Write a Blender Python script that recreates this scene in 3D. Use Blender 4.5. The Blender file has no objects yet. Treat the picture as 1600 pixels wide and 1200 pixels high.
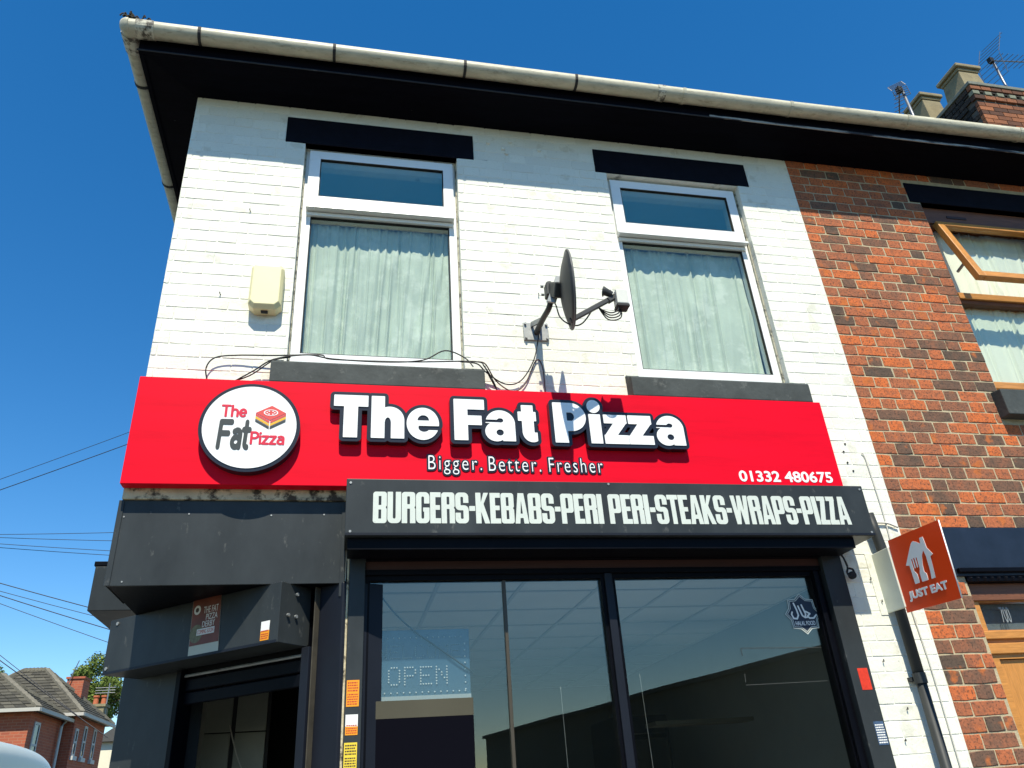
import bpy, bmesh, math, random
import numpy as np
from mathutils import Vector, Matrix
random.seed(7)
rng = random.Random(11)
SC = bpy.context.scene
COL = SC.collection

# ------------------------------------------------------------------ camera
PITCH, ROLL, YAW, FPX = 0.494775127, -0.0713165239, 0.231959412, 1206.44
cam_d = bpy.data.cameras.new('camera')
cam = bpy.data.objects.new('camera', cam_d); COL.objects.link(cam)
fwd = Vector((math.sin(YAW)*math.cos(PITCH), math.cos(YAW)*math.cos(PITCH), math.sin(PITCH)))
rt = Vector((math.cos(YAW), -math.sin(YAW), 0)); upv = rt.cross(fwd)
r2 = rt*math.cos(ROLL)+upv*math.sin(ROLL); u2 = -rt*math.sin(ROLL)+upv*math.cos(ROLL)
CAM = Vector((1.02393, -3.69331, 1.61762))
cam.matrix_world = Matrix(((r2.x, u2.x, -fwd.x, CAM.x), (r2.y, u2.y, -fwd.y, CAM.y), (r2.z, u2.z, -fwd.z, CAM.z), (0, 0, 0, 1)))
cam_d.sensor_width = 36; cam_d.lens = FPX/1600*36
cam_d.clip_start = 0.05; cam_d.clip_end = 3000
SC.camera = cam

# ------------------------------------------------------------------ world, sun, exposure
TO_SUN = Vector((-0.08, -1.0, 1.53)).normalized()
w = bpy.data.worlds.new('World'); SC.world = w; w.use_nodes = True
nt = w.node_tree; bg = nt.nodes['Background']
sky = nt.nodes.new('ShaderNodeTexSky'); sky.sky_type = 'NISHITA'; sky.sun_disc = False
sky.sun_elevation = math.asin(TO_SUN.z); sky.sun_rotation = math.atan2(TO_SUN.x, TO_SUN.y)
sky.air_density = 1.0; sky.dust_density = 0.0; sky.ozone_density = 2.0; sky.altitude = 50
hs = nt.nodes.new('ShaderNodeHueSaturation'); hs.inputs['Saturation'].default_value = 1.38
nt.links.new(sky.outputs[0], hs.inputs['Color']); nt.links.new(hs.outputs[0], bg.inputs[0]); bg.inputs[1].default_value = 0.128
sd = bpy.data.lights.new('sun', 'SUN'); sd.energy = 5.0; sd.angle = math.radians(0.53); sd.color = (1.0, 0.94, 0.79)
so = bpy.data.objects.new('sun', sd); COL.objects.link(so); so.location = (-4, -20, 30)
so.rotation_euler = TO_SUN.to_track_quat('Z', 'Y').to_euler()
SC.view_settings.view_transform = 'Standard'; SC.view_settings.look = 'None'
SC.view_settings.exposure = 0.52; SC.view_settings.gamma = 1.0
SC.cycles.max_bounces = 8; SC.cycles.transparent_max_bounces = 16
SC.cycles.caustics_reflective = False; SC.cycles.caustics_refractive = False

# ------------------------------------------------------------------ materials
MATS = {}
def mat(name, col, rough=0.6, var=0.0, vscale=6.0, bump=0.0, bscale=60.0, spec=0.4, metal=0.0, dirt=None, dscale=4.0, damt=0.5, dlo=0.5, dhi=0.7, stretch=None):
    """Principled paint with noise variation, optional shaped dirt patches and fine relief."""
    if name in MATS: return MATS[name]
    m = bpy.data.materials.new(name); m.use_nodes = True; MATS[name] = m
    n = m.node_tree.nodes; l = m.node_tree.links; b = n['Principled BSDF']
    b.inputs['Roughness'].default_value = rough; b.inputs['Metallic'].default_value = metal
    b.inputs['Specular IOR Level'].default_value = spec
    b.inputs['Base Color'].default_value = (*col, 1)
    g = n.new('ShaderNodeNewGeometry'); vec = g.outputs['Position']
    if stretch:
        mp = n.new('ShaderNodeMapping'); mp.inputs['Scale'].default_value = stretch
        l.new(vec, mp.inputs['Vector']); vec = mp.outputs[0]
    last = None
    if var > 0:
        t = n.new('ShaderNodeTexNoise'); t.inputs['Scale'].default_value = vscale; t.inputs['Detail'].default_value = 6; t.inputs['Roughness'].default_value = .65
        l.new(vec, t.inputs['Vector'])
        mr = n.new('ShaderNodeMapRange'); mr.inputs[1].default_value = .25; mr.inputs[2].default_value = .75
        mr.inputs[3].default_value = 1-var; mr.inputs[4].default_value = 1+var; l.new(t.outputs[0], mr.inputs[0])
        vm = n.new('ShaderNodeVectorMath'); vm.operation = 'SCALE'; vm.inputs[0].default_value = col
        l.new(mr.outputs[0], vm.inputs['Scale']); last = vm.outputs[0]
        l.new(last, b.inputs['Base Color'])
    if dirt is not None:
        t = n.new('ShaderNodeTexNoise'); t.inputs['Scale'].default_value = dscale; t.inputs['Detail'].default_value = 8; t.inputs['Roughness'].default_value = .7
        l.new(vec, t.inputs['Vector'])
        mr = n.new('ShaderNodeMapRange'); mr.inputs[1].default_value = dlo; mr.inputs[2].default_value = dhi
        mr.inputs[3].default_value = 0; mr.inputs[4].default_value = damt; l.new(t.outputs[0], mr.inputs[0])
        mx = n.new('ShaderNodeMix'); mx.data_type = 'RGBA'; mx.inputs[6].default_value = (*col, 1); mx.inputs[7].default_value = (*dirt, 1)
        if last is not None: l.new(last, mx.inputs[6])
        l.new(mr.outputs[0], mx.inputs[0]); last = mx.outputs[2]; l.new(last, b.inputs['Base Color'])
    if bump > 0:
        t = n.new('ShaderNodeTexNoise'); t.inputs['Scale'].default_value = bscale; t.inputs['Detail'].default_value = 5
        l.new(vec, t.inputs['Vector'])
        bp = n.new('ShaderNodeBump'); bp.inputs['Strength'].default_value = min(1, bump*2); bp.inputs['Distance'].default_value = 0.004
        l.new(t.outputs[0], bp.inputs['Height']); l.new(bp.outputs[0], b.inputs['Normal'])
    return m

def glass_mat(name, tint, boost=1.0, rough=0.0, wav=0.0, gcol=(1.0, .98, .88)):
    m = bpy.data.materials.new(name); m.use_nodes = True; MATS[name] = m
    n = m.node_tree.nodes; l = m.node_tree.links; n.remove(n['Principled BSDF']); out = n['Material Output']
    tr = n.new('ShaderNodeBsdfTransparent'); tr.inputs[0].default_value = (*tint, 1)
    gl = n.new('ShaderNodeBsdfGlossy'); gl.inputs['Roughness'].default_value = rough; gl.inputs[0].default_value = (*gcol, 1)
    lw_ = n.new('ShaderNodeLayerWeight'); pw = n.new('ShaderNodeMath'); pw.operation = 'POWER'; pw.inputs[1].default_value = 5; l.new(lw_.outputs['Facing'], pw.inputs[0])
    mu = n.new('ShaderNodeMath'); mu.operation = 'MULTIPLY_ADD'; mu.use_clamp = True; mu.inputs[1].default_value = .9; mu.inputs[2].default_value = .045*boost
    l.new(pw.outputs[0], mu.inputs[0]); mx = n.new('ShaderNodeMixShader')
    l.new(mu.outputs[0], mx.inputs[0]); l.new(tr.outputs[0], mx.inputs[1]); l.new(gl.outputs[0], mx.inputs[2]); l.new(mx.outputs[0], out.inputs[0])
    if wav:
        g = n.new('ShaderNodeNewGeometry'); t = n.new('ShaderNodeTexNoise'); t.inputs['Scale'].default_value = 1.6; t.inputs['Detail'].default_value = 1
        l.new(g.outputs['Position'], t.inputs['Vector']); bp = n.new('ShaderNodeBump'); bp.inputs['Strength'].default_value = wav; bp.inputs['Distance'].default_value = .02
        l.new(t.outputs[0], bp.inputs['Height']); l.new(bp.outputs[0], gl.inputs['Normal'])
    return m

def brick_mat(name, ramp, speck, patch=None, rough=.9, bumpd=.004, grime=None):
    """Colour by piece (object random + island random) with speckle and spalled patches."""
    m = bpy.data.materials.new(name); m.use_nodes = True; MATS[name] = m
    n = m.node_tree.nodes; l = m.node_tree.links; b = n['Principled BSDF']; b.inputs['Roughness'].default_value = rough; b.inputs['Specular IOR Level'].default_value = .2
    oi = n.new('ShaderNodeObjectInfo'); g = n.new('ShaderNodeNewGeometry')
    ad = n.new('ShaderNodeMath'); ad.operation = 'ADD'; l.new(oi.outputs['Random'], ad.inputs[0]); l.new(g.outputs['Random Per Island'], ad.inputs[1])
    fr = n.new('ShaderNodeMath'); fr.operation = 'FRACT'; l.new(ad.outputs[0], fr.inputs[0])
    n1 = n.new('ShaderNodeTexNoise'); n1.inputs['Scale'].default_value = 14; n1.inputs['Detail'].default_value = 4; l.new(g.outputs['Position'], n1.inputs['Vector'])
    m1 = n.new('ShaderNodeMath'); m1.operation = 'MULTIPLY_ADD'; m1.inputs[1].default_value = .5; m1.inputs[2].default_value = -.25; l.new(n1.outputs[0], m1.inputs[0])
    a2 = n.new('ShaderNodeMath'); a2.operation = 'ADD'; a2.use_clamp = True; l.new(fr.outputs[0], a2.inputs[0]); l.new(m1.outputs[0], a2.inputs[1])
    cr = n.new('ShaderNodeValToRGB'); l.new(a2.outputs[0], cr.inputs[0])
    els = cr.color_ramp.elements
    for i, (p, c) in enumerate(ramp):
        e = els[i] if i < 2 else els.new(p)
        e.position = p; e.color = (*c, 1)
    n2 = n.new('ShaderNodeTexNoise'); n2.inputs['Scale'].default_value = 85; n2.inputs['Detail'].default_value = 3; l.new(g.outputs['Position'], n2.inputs['Vector'])
    mr = n.new('ShaderNodeMapRange'); mr.inputs[1].default_value = .52; mr.inputs[2].default_value = .68; mr.inputs[3].default_value = 0; mr.inputs[4].default_value = speck[1]; l.new(n2.outputs[0], mr.inputs[0])
    mx = n.new('ShaderNodeMix'); mx.data_type = 'RGBA'; l.new(mr.outputs[0], mx.inputs[0]); l.new(cr.outputs[0], mx.inputs[6]); mx.inputs[7].default_value = (*speck[0], 1)
    last = mx.outputs[2]
    if patch:
        n3 = n.new('ShaderNodeTexNoise'); n3.inputs['Scale'].default_value = 7; n3.inputs['Detail'].default_value = 5; l.new(g.outputs['Position'], n3.inputs['Vector'])
        m3 = n.new('ShaderNodeMapRange'); m3.inputs[1].default_value = patch[1]; m3.inputs[2].default_value = patch[1]+.05; l.new(n3.outputs[0], m3.inputs[0])
        m4 = n.new('ShaderNodeMath'); m4.operation = 'MULTIPLY'; m4.inputs[1].default_value = patch[2]; l.new(m3.outputs[0], m4.inputs[0])
        x3 = n.new('ShaderNodeMix'); x3.data_type = 'RGBA'; l.new(m4.outputs[0], x3.inputs[0]); l.new(last, x3.inputs[6]); x3.inputs[7].default_value = (*patch[0], 1); last = x3.outputs[2]
    if grime:
        n6 = n.new('ShaderNodeTexNoise'); n6.inputs['Scale'].default_value = grime[4] if len(grime) > 2 else 38; n6.inputs['Detail'].default_value = 7; n6.inputs['Roughness'].default_value = .75; l.new(g.outputs['Position'], n6.inputs['Vector'])
        m6 = n.new('ShaderNodeMapRange'); m6.inputs[1].default_value = grime[2] if len(grime) > 2 else .46; m6.inputs[2].default_value = grime[3] if len(grime) > 2 else .60; m6.inputs[4].default_value = grime[1]; l.new(n6.outputs[0], m6.inputs[0])
        x6 = n.new('ShaderNodeMix'); x6.data_type = 'RGBA'; l.new(m6.outputs[0], x6.inputs[0]); l.new(last, x6.inputs[6]); x6.inputs[7].default_value = (*grime[0], 1); last = x6.outputs[2]
    l.new(last, b.inputs['Base Color'])
    bp = n.new('ShaderNodeBump'); bp.inputs['Strength'].default_value = .7; bp.inputs['Distance'].default_value = bumpd
    n5 = n.new('ShaderNodeTexNoise'); n5.inputs['Scale'].default_value = 55; n5.inputs['Detail'].default_value = 6; l.new(g.outputs['Position'], n5.inputs['Vector'])
    l.new(n5.outputs[0], bp.inputs['Height']); l.new(bp.outputs[0], b.inputs['Normal'])
    return m

RED_BRICK = brick_mat('red_brick', [(0, (.10, .07, .052)), (1, (.58, .145, .042)), (.18, (.18, .095, .062)), (.42, (.34, .12, .06)), (.75, (.46, .135, .055))],
                      ((.045, .035, .028), .8), patch=((.50, .14, .035), .60, .7), grime=((.085, .06, .045), .5, .49, .62, 26))
WHITE_BRICK = brick_mat('painted_brick', grime=((.16, .15, .11), .7, .64, .68, 45), ramp= [(0, (.70, .695, .61)), (1, (.77, .765, .67)), (.5, (.74, .735, .64))], speck=((.62, .61, .50), .35), patch=((.50, .47, .36), .60, .4), rough=.55, bumpd=.003)
CHIM_BRICK = brick_mat('chimney_brick', [(0, (.08, .042, .03)), (1, (.34, .13, .06)), (.5, (.20, .08, .042))], ((.05, .04, .035), .8))
FAR_BRICK = brick_mat('far_brick', [(0, (.28, .07, .035)), (1, (.42, .12, .06)), (.5, (.36, .095, .045))], ((.15, .05, .03), .5))
WHITE_MORTAR = mat('painted_joint', (.74, .73, .64), .7, var=.1, vscale=30, dirt=(.08, .08, .06), dscale=7, damt=.7, dlo=.58, dhi=.68, stretch=(1, 1, 6))
MORTAR = mat('cream_mortar', (.43, .36, .23), .95, var=.2, vscale=20, bump=.4, bscale=180)
SOFFIT = mat('black_soffit_paint', (.0018, .002, .0045), .6, spec=.04, var=.4, vscale=5, bump=.15, bscale=20, dirt=(.16, .16, .15), dscale=14, damt=.6, dlo=.70, dhi=.74, stretch=(.6, 4, 4))
BLACK = mat('black_paint', (.002, .0023, .0042), .45, spec=.08, var=.3, vscale=8, bump=.1, bscale=40)
BLACK_FLAT = mat('black_lintel_paint', (.004, .0045, .009), .8, spec=.1, var=.3, vscale=10, bump=.2, bscale=80)
GREY = mat('grey_panel', (.030, .035, .037), .42, spec=.2, var=.35, vscale=2.2, stretch=(1.6, 1.6, .8), dirt=(.15, .15, .135), dscale=13, damt=.5, dlo=.61, dhi=.72)
GREY_D = mat('dark_grey_panel', (.009, .011, .017), .45, spec=.2, var=.2, vscale=4, dirt=(.2, .19, .17), dscale=25, damt=.5, dlo=.73, dhi=.78)
GREY_SILL = mat('grey_sill_paint', (.055, .062, .060), .7, spec=.2, var=.35, vscale=7, bump=.15, bscale=50, dirt=(.25, .25, .23), dscale=9, damt=.4, dlo=.58, dhi=.72)
RED_SIGN = mat('red_sign', (.70, .002, .018), .5, var=.14, vscale=3, stretch=(.5, 1, 5), spec=.08)
WHITE_ACR = mat('white_acrylic', (.82, .82, .80), .25)
BLACK_ACR = mat('black_acrylic', (.012, .014, .02), .3)
VINYL = mat('pale_vinyl', (.56, .60, .54), .5, var=.05, vscale=10, dirt=(.25, .26, .24), dscale=45, damt=.5, dlo=.66, dhi=.72)
PVC = mat('white_pvc', (.80, .81, .79), .3, var=.04, vscale=5, dirt=(.45, .43, .36), dscale=9, damt=.3, dlo=.6, dhi=.8)
GUTTER = mat('aged_white_gutter', (.46, .44, .33), .5, var=.22, vscale=4, dirt=(.16, .13, .08), dscale=5, damt=.75, dlo=.53, dhi=.72, stretch=(2.2, 6, 9))
RUBBER = mat('black_gasket', (.015, .015, .015), .7)
CREAM = mat('cream_plastic', (.72, .66, .38), .45, var=.05, vscale=8)
CREAM_DIRTY = mat('dirty_cream_board', (.55, .47, .30), .8, var=.25, vscale=12, dirt=(.035, .025, .018), dscale=14, damt=.95, dlo=.5, dhi=.6, bump=.3, bscale=60)
DISH = mat('dark_dish_paint', (.03, .032, .032), .5, var=.2, vscale=15)
GALV = mat('galvanised_steel', (.30, .31, .30), .5, var=.25, vscale=25, metal=.4, dirt=(.10, .06, .03), dscale=20, damt=.6, dlo=.55, dhi=.7)
LNB = mat('pale_plastic', (.62, .62, .56), .5, var=.06, vscale=20)
CABLE = mat('black_cable', (.012, .012, .013), .55)
CABLE_W = mat('pale_cable', (.62, .60, .53), .6)
WIRE = mat('overhead_wire', (.02, .022, .03), .6)
WOOD = mat('varnished_oak', (.50, .22, .055), .35, var=.3, vscale=5, stretch=(2, 20, 20), bump=.05, bscale=30)
WOODV = mat('varnished_oak_upright', (.50, .22, .055), .35, var=.3, vscale=5, stretch=(20, 20, 2), bump=.05, bscale=30)
WOOD_D = mat('brown_stained_wood', (.16, .062, .03), .5, var=.35, vscale=5, stretch=(1.5, 20, 20), bump=.1, bscale=30)
CURTAIN = mat('pale_curtain', (.53, .585, .495), .9, var=.12, vscale=5, dirt=(.75, .78, .70), dscale=7, damt=.5, dlo=.5, dhi=.6)
BLIND = mat('cream_curtain', (.80, .80, .66), .9, var=.06, vscale=5)
PLASTER = mat('interior_plaster', (.42, .42, .40), .9, var=.05, vscale=3)
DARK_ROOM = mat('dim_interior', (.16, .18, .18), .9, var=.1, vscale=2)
CEIL = mat('ceiling_tile', (.64, .65, .63), .9, var=.05, vscale=3, bump=.1, bscale=90)
METAL_W = mat('white_metal_tee', (.46, .47, .46), .5)
TILE = mat('grey_wall_tile', (.34, .36, .31), .35, var=.2, vscale=3)
PAVE = mat('concrete_pavement', (.20, .195, .18), .9, var=.2, vscale=1.2, bump=.2, bscale=60)
ASPH = mat('asphalt', (.055, .055, .057), .9, var=.25, vscale=2, bump=.4, bscale=150)
KERB = mat('kerb_stone', (.32, .31, .29), .85, var=.15, vscale=4)
GRASS = mat('far_ground', (.10, .11, .06), .95, var=.3, vscale=.3)
SLATE = brick_mat('roof_slate', [(0, (.038, .036, .03)), (1, (.095, .088, .068)), (.5, (.065, .06, .047))], ((.15, .14, .11), .6), rough=.8)
TERRA = mat('terracotta', (.42, .12, .05), .8, var=.2, vscale=10)
STONE = mat('buff_stone', (.24, .20, .115), .85, var=.2, vscale=8, bump=.3, bscale=50, dirt=(.10, .08, .06), dscale=6, damt=.6, dlo=.55, dhi=.72)
ALU = mat('aerial_aluminium', (.22, .23, .25), .4, metal=.6)
LEAF = brick_mat('leaf', [(0, (.045, .075, .014)), (1, (.20, .24, .05)), (.5, (.10, .145, .03))], ((.05, .08, .02), .3))
BARK = mat('bark', (.09, .07, .05), .9, var=.3, vscale=6)
VAN = mat('white_van_paint', (.46, .50, .45), .3, var=.03, vscale=1)
TYRE = mat('tyre_rubber', (.02, .02, .02), .8)
ORANGE = mat('orange_sign', (.85, .06, .004), .4, var=.04, vscale=4)
ST_OR = mat('orange_sticker', (.80, .30, .01), .5)
ST_YE = mat('yellow_sticker', (.75, .55, .04), .5)
ST_WH = mat('white_sticker', (.80, .79, .74), .5)
ST_RED = mat('red_tape', (.62, .04, .015), .45, var=.25, vscale=50)
ST_BL = mat('blue_notice', (.05, .09, .16), .5, var=.5, vscale=60)
INK = mat('dark_ink', (.05, .03, .02), .6)
INK_R = mat('red_ink', (.45, .05, .02), .6)
POSTER = mat('brown_poster', (.15, .035, .018), .45, var=.35, vscale=14)
POST_W = mat('white_print', (.68, .67, .62), .5)
POST_G = mat('olive_print', (.14, .13, .065), .5, var=.5, vscale=60)
LOGO_RED = mat('logo_red', (.60, .02, .045), .35)
LOGO_GR = mat('logo_charcoal', (.045, .05, .045), .35)
LOGO_YE = mat('logo_yellow', (.75, .40, .03), .35)
LOGO_CO = mat('logo_coral', (.62, .075, .06), .35)
OPENB = mat('blue_acrylic_board', (.045, .10, .16), .25)
LED = mat('led_lens', (.72, .76, .76), .3)
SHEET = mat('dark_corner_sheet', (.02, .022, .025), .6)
BEIGE = mat('beige_board', (.075, .07, .05), .7, spec=.1, var=.1, vscale=3)
WARE = mat('warehouse_cladding', (.10, .095, .085), .85, var=.15, vscale=.6)
GLASS = glass_mat('window_glass', (.95, .975, .955), 1.3, wav=.05)
GLASS_TOP = glass_mat('boosted_top_glass', (.90, .95, .92), 3.6, wav=.05, rough=.03, gcol=(1.0, .98, .74))  # reflection boosted and tinted to brighten the small top panes
GLASS_SHOP = glass_mat('shop_glass', (.90, .92, .91), 1.6, wav=.04, gcol=(1.0, .93, .78))
GLASS_D = glass_mat('far_glass', (.35, .4, .42), 1.6)

# ------------------------------------------------------------------ mesh helpers
class MB:
    def __init__(s): s.v = []; s.f = []
    def add(s, vs, fs):
        k = len(s.v); s.v += [tuple(p) for p in vs]; s.f += [tuple(i+k for i in f) for f in fs]; return s
    def box(s, x0, x1, y0, y1, z0, z1):
        return s.add([(x0, y0, z0), (x1, y0, z0), (x1, y1, z0), (x0, y1, z0), (x0, y0, z1), (x1, y0, z1), (x1, y1, z1), (x0, y1, z1)],
                     [(0, 3, 2, 1), (4, 5, 6, 7), (0, 1, 5, 4), (1, 2, 6, 5), (2, 3, 7, 6), (3, 0, 4, 7)])
    def prism(s, poly, z0, z1):                       # plan polygon, counter-clockwise
        n = len(poly)
        return s.add([(x, y, z0) for x, y in poly]+[(x, y, z1) for x, y in poly],
                     [tuple(range(n-1, -1, -1)), tuple(range(n, 2*n))]+[(i, (i+1) % n, n+(i+1) % n, n+i) for i in range(n)])
    def extrude_x(s, prof, x0, x1):                   # profile of (y, z)
        n = len(prof)
        return s.add([(x0, y, z) for y, z in prof]+[(x1, y, z) for y, z in prof],
                     [tuple(range(n)), tuple(range(2*n-1, n-1, -1))]+[(i, n+i, n+(i+1) % n, (i+1) % n) for i in range(n)])
    def tube(s, pts, r, n=8, caps=True):
        pts = [Vector(p) for p in pts]; rings = []
        ref = Vector((0, 0, 1))
        for i, p in enumerate(pts):
            t = (pts[min(i+1, len(pts)-1)]-pts[max(i-1, 0)]).normalized()
            a = t.cross(ref)
            if a.length < .05: a = t.cross(Vector((1, 0, 0)))
            a.normalize(); b = t.cross(a)
            rr = r[i] if isinstance(r, (list, tuple)) else r
            rings.append([p+(a*math.cos(2*math.pi*k/n)+b*math.sin(2*math.pi*k/n))*rr for k in range(n)])
        vs = [q for g in rings for q in g]; fs = []
        for i in range(len(pts)-1):
            for k in range(n): fs.append((i*n+k, i*n+(k+1) % n, (i+1)*n+(k+1) % n, (i+1)*n+k))
        if caps: fs += [tuple(range(n-1, -1, -1)), tuple(range((len(pts)-1)*n, len(pts)*n))]
        return s.add(vs, fs)
    def obox(s, M, sx, sy, sz):
        vs = [M @ Vector((x*sx/2, y*sy/2, z*sz/2)) for z in (-1, 1) for x, y in ((-1, -1), (1, -1), (1, 1), (-1, 1))]
        return s.add(vs, [(0, 3, 2, 1), (4, 5, 6, 7), (0, 1, 5, 4), (1, 2, 6, 5), (2, 3, 7, 6), (3, 0, 4, 7)])
    def bar(s, a, b, wd, th):
        a = Vector(a); b = Vector(b); d = b-a; q = d.to_track_quat('X', 'Z').to_matrix().to_4x4()
        return s.obox(Matrix.Translation((a+b)/2) @ q, d.length, wd, th)
    def build(s, name, m, parent=None, bevel=0, smooth=False, label=None, seg=2):
        me = bpy.data.meshes.new(name); me.from_pydata(s.v, [], s.f); me.update()
        return link(name, me, m, parent, bevel, smooth, label, seg)

def link(name, me, m, parent=None, bevel=0, smooth=False, label=None, seg=2, fixn=True):
    if fixn:
        bm = bmesh.new(); bm.from_mesh(me); bmesh.ops.recalc_face_normals(bm, faces=bm.faces); bm.to_mesh(me); bm.free()
    if m and not me.materials: me.materials.append(m)
    if smooth:
        for p in me.polygons: p.use_smooth = True
    o = bpy.data.objects.new(name, me); COL.objects.link(o)
    if parent is not None: par(o, parent)
    if bevel:
        b = o.modifiers.new('bevel', 'BEVEL'); b.width = bevel; b.segments = seg; b.limit_method = 'ANGLE'; b.angle_limit = math.radians(35)
    if label: o['label'] = label
    return o
def par(o, p):
    o.parent = p
    q = p; T = Vector((0, 0, 0))
    while q is not None:
        if q.type == 'EMPTY': T = q.location.copy(); break
        q = q.parent
    if p.type == 'EMPTY': o.matrix_parent_inverse = Matrix.Translation(-T)
def thing(name, label, cat, loc=(0, 0, 0), group=None):
    o = bpy.data.objects.new(name, None); COL.objects.link(o); o.location = loc; o.empty_display_size = .1
    return tag(o, label, cat, group)
def tag(o, label, cat, group=None):
    o['label'] = label; o['category'] = cat
    if group: o['group'] = group
    return o
def struct(o): o['kind'] = 'structure'; return o
def stuff(o): o['kind'] = 'stuff'; return o
def smooth_path(pts, n=6):
    P = [Vector(p) for p in pts]; out = []
    for i in range(len(P)-1):
        p0, p1, p2, p3 = P[max(i-1, 0)], P[i], P[i+1], P[min(i+2, len(P)-1)]
        for k in range(n):
            t = k/n; out.append(.5*((2*p1)+(p2-p0)*t+(2*p0-5*p1+4*p2-p3)*t*t+(3*p1-p0-3*p2+p3)*t**3))
    return out+[P[-1]]

FACE = Matrix.Rotation(math.pi/2, 4, 'X')                                  # flat art -> facing -Y
FACE_L = Matrix.Rotation(-math.pi/2, 4, 'Z') @ FACE                        # facing -X

# ------------------------------------------------------------------ lettering from fields
def contour(field, x0, y0, h):
    """marching squares -> closed loops"""
    field = field+h*.0013; ny, nx = field.shape; segs = {}
    def ip(a, b, pa, pb): t = a/(a-b); return (pa[0]+(pb[0]-pa[0])*t, pa[1]+(pb[1]-pa[1])*t)
    ins = field > 0
    q = ins[:-1, :-1].astype(int)+2*ins[:-1, 1:]+4*ins[1:, 1:]+8*ins[1:, :-1]
    key = lambda p: (round(p[0], 6), round(p[1], 6))
    for j, i in zip(*np.nonzero((q > 0) & (q < 15))):
        c = q[j, i]; P = [(x0+i*h, y0+j*h), (x0+(i+1)*h, y0+j*h), (x0+(i+1)*h, y0+(j+1)*h), (x0+i*h, y0+(j+1)*h)]
        V = [field[j, i], field[j, i+1], field[j+1, i+1], field[j+1, i]]
        e = lambda k: ip(V[k], V[(k+1) % 4], P[k], P[(k+1) % 4])
        tb = {1: [(3, 0)], 2: [(0, 1)], 3: [(3, 1)], 4: [(1, 2)], 5: [(3, 0), (1, 2)], 6: [(0, 2)], 7: [(3, 2)], 8: [(2, 3)], 9: [(2, 0)], 10: [(0, 1), (2, 3)], 11: [(2, 1)], 12: [(1, 3)], 13: [(1, 0)], 14: [(0, 3)]}
        for a, b in tb[int(c)]: segs[key(e(a))] = key(e(b))
    loops = []
    while segs:
        st, nx_ = segs.popitem(); lp = [st]
        while nx_ in segs: lp.append(nx_); nx_ = segs.pop(nx_)
        if len(lp) > 4: loops.append(simplify(lp, h*.12))
    return loops
def simplify(lp, tol):
    def dp(a):
        if len(a) < 3: return a
        p, q = np.array(a[0]), np.array(a[-1]); d = q-p; L = np.hypot(*d); A = np.array(a)-p
        ds = np.abs(A[:, 0]*d[1]-A[:, 1]*d[0])/L if L > 1e-9 else np.hypot(A[:, 0], A[:, 1])
        k = int(ds.argmax())
        if ds[k] < tol: return [a[0], a[-1]]
        return dp(a[:k+1])[:-1]+dp(a[k:])
    m = len(lp)//2
    return dp(lp[:m+1])[:-1]+dp(lp[m:]+[lp[0]])[:-1]
def loops_mesh(loops, ext, name='art'):
    cu = bpy.data.curves.new('c', 'CURVE'); cu.dimensions = '2D'; cu.fill_mode = 'BOTH'; cu.extrude = ext/2
    for lp in loops:
        if len(lp) < 3: continue
        s = cu.splines.new('POLY'); s.points.add(len(lp)-1); s.use_cyclic_u = True
        for p, q in zip(s.points, lp): p.co = (q[0], q[1], 0, 1)
    return curve_mesh(cu, ext, name)
def curve_mesh(cu, ext, name):
    o = bpy.data.objects.new('tmp', cu); COL.objects.link(o)
    me = bpy.data.meshes.new_from_object(o.evaluated_get(bpy.context.evaluated_depsgraph_get()))
    bpy.data.objects.remove(o); bpy.data.curves.remove(cu); me.name = name
    me.transform(Matrix.Translation((0, 0, ext/2))); me.materials.clear()      # front face at z = ext
    return me
def grid(x0, x1, y0, y1, h):
    return np.meshgrid(np.arange(x0, x1+h, h), np.arange(y0, y1+h, h))
def outline_field(loops, X, Y):
    """signed distance to the loops (positive inside)"""
    D = np.full(X.shape, 1e9); W = np.zeros(X.shape, int)
    for lp in loops:
        for (ax, ay), (bx, by) in zip(lp, lp[1:]+lp[:1]):
            dx, dy = bx-ax, by-ay; L = dx*dx+dy*dy
            if L < 1e-12: continue
            t = np.clip(((X-ax)*dx+(Y-ay)*dy)/L, 0, 1); D = np.minimum(D, np.hypot(X-ax-t*dx, Y-ay-t*dy))
            c = (ay > Y) != (by > Y)
            if dy != 0: W += c & (X < ax+(Y-ay)*dx/dy)
    return np.where(W % 2 == 1, D, -D)
bx_ = lambda X, Y, x0, y0, x1, y1: np.minimum(np.minimum(X-x0, x1-X), np.minimum(Y-y0, y1-Y))
def rr_(X, Y, x0, y0, x1, y1, r):
    qx = np.abs(X-(x0+x1)/2)-(x1-x0)/2+r; qy = np.abs(Y-(y0+y1)/2)-(y1-y0)/2+r
    return r-np.hypot(np.maximum(qx, 0), np.maximum(qy, 0))-np.minimum(np.maximum(qx, qy), 0)
el_ = lambda X, Y, cx, cy, rx, ry: (1-np.hypot((X-cx)/rx, (Y-cy)/ry))*min(rx, ry)
def pg_(X, Y, pts):
    return outline_field([list(pts)], X, Y)
U = lambda *a: np.maximum.reduce(a)
I = lambda *a: np.minimum.reduce(a)
S = lambda a, *b: np.minimum.reduce([a]+[-q for q in b])

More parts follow.
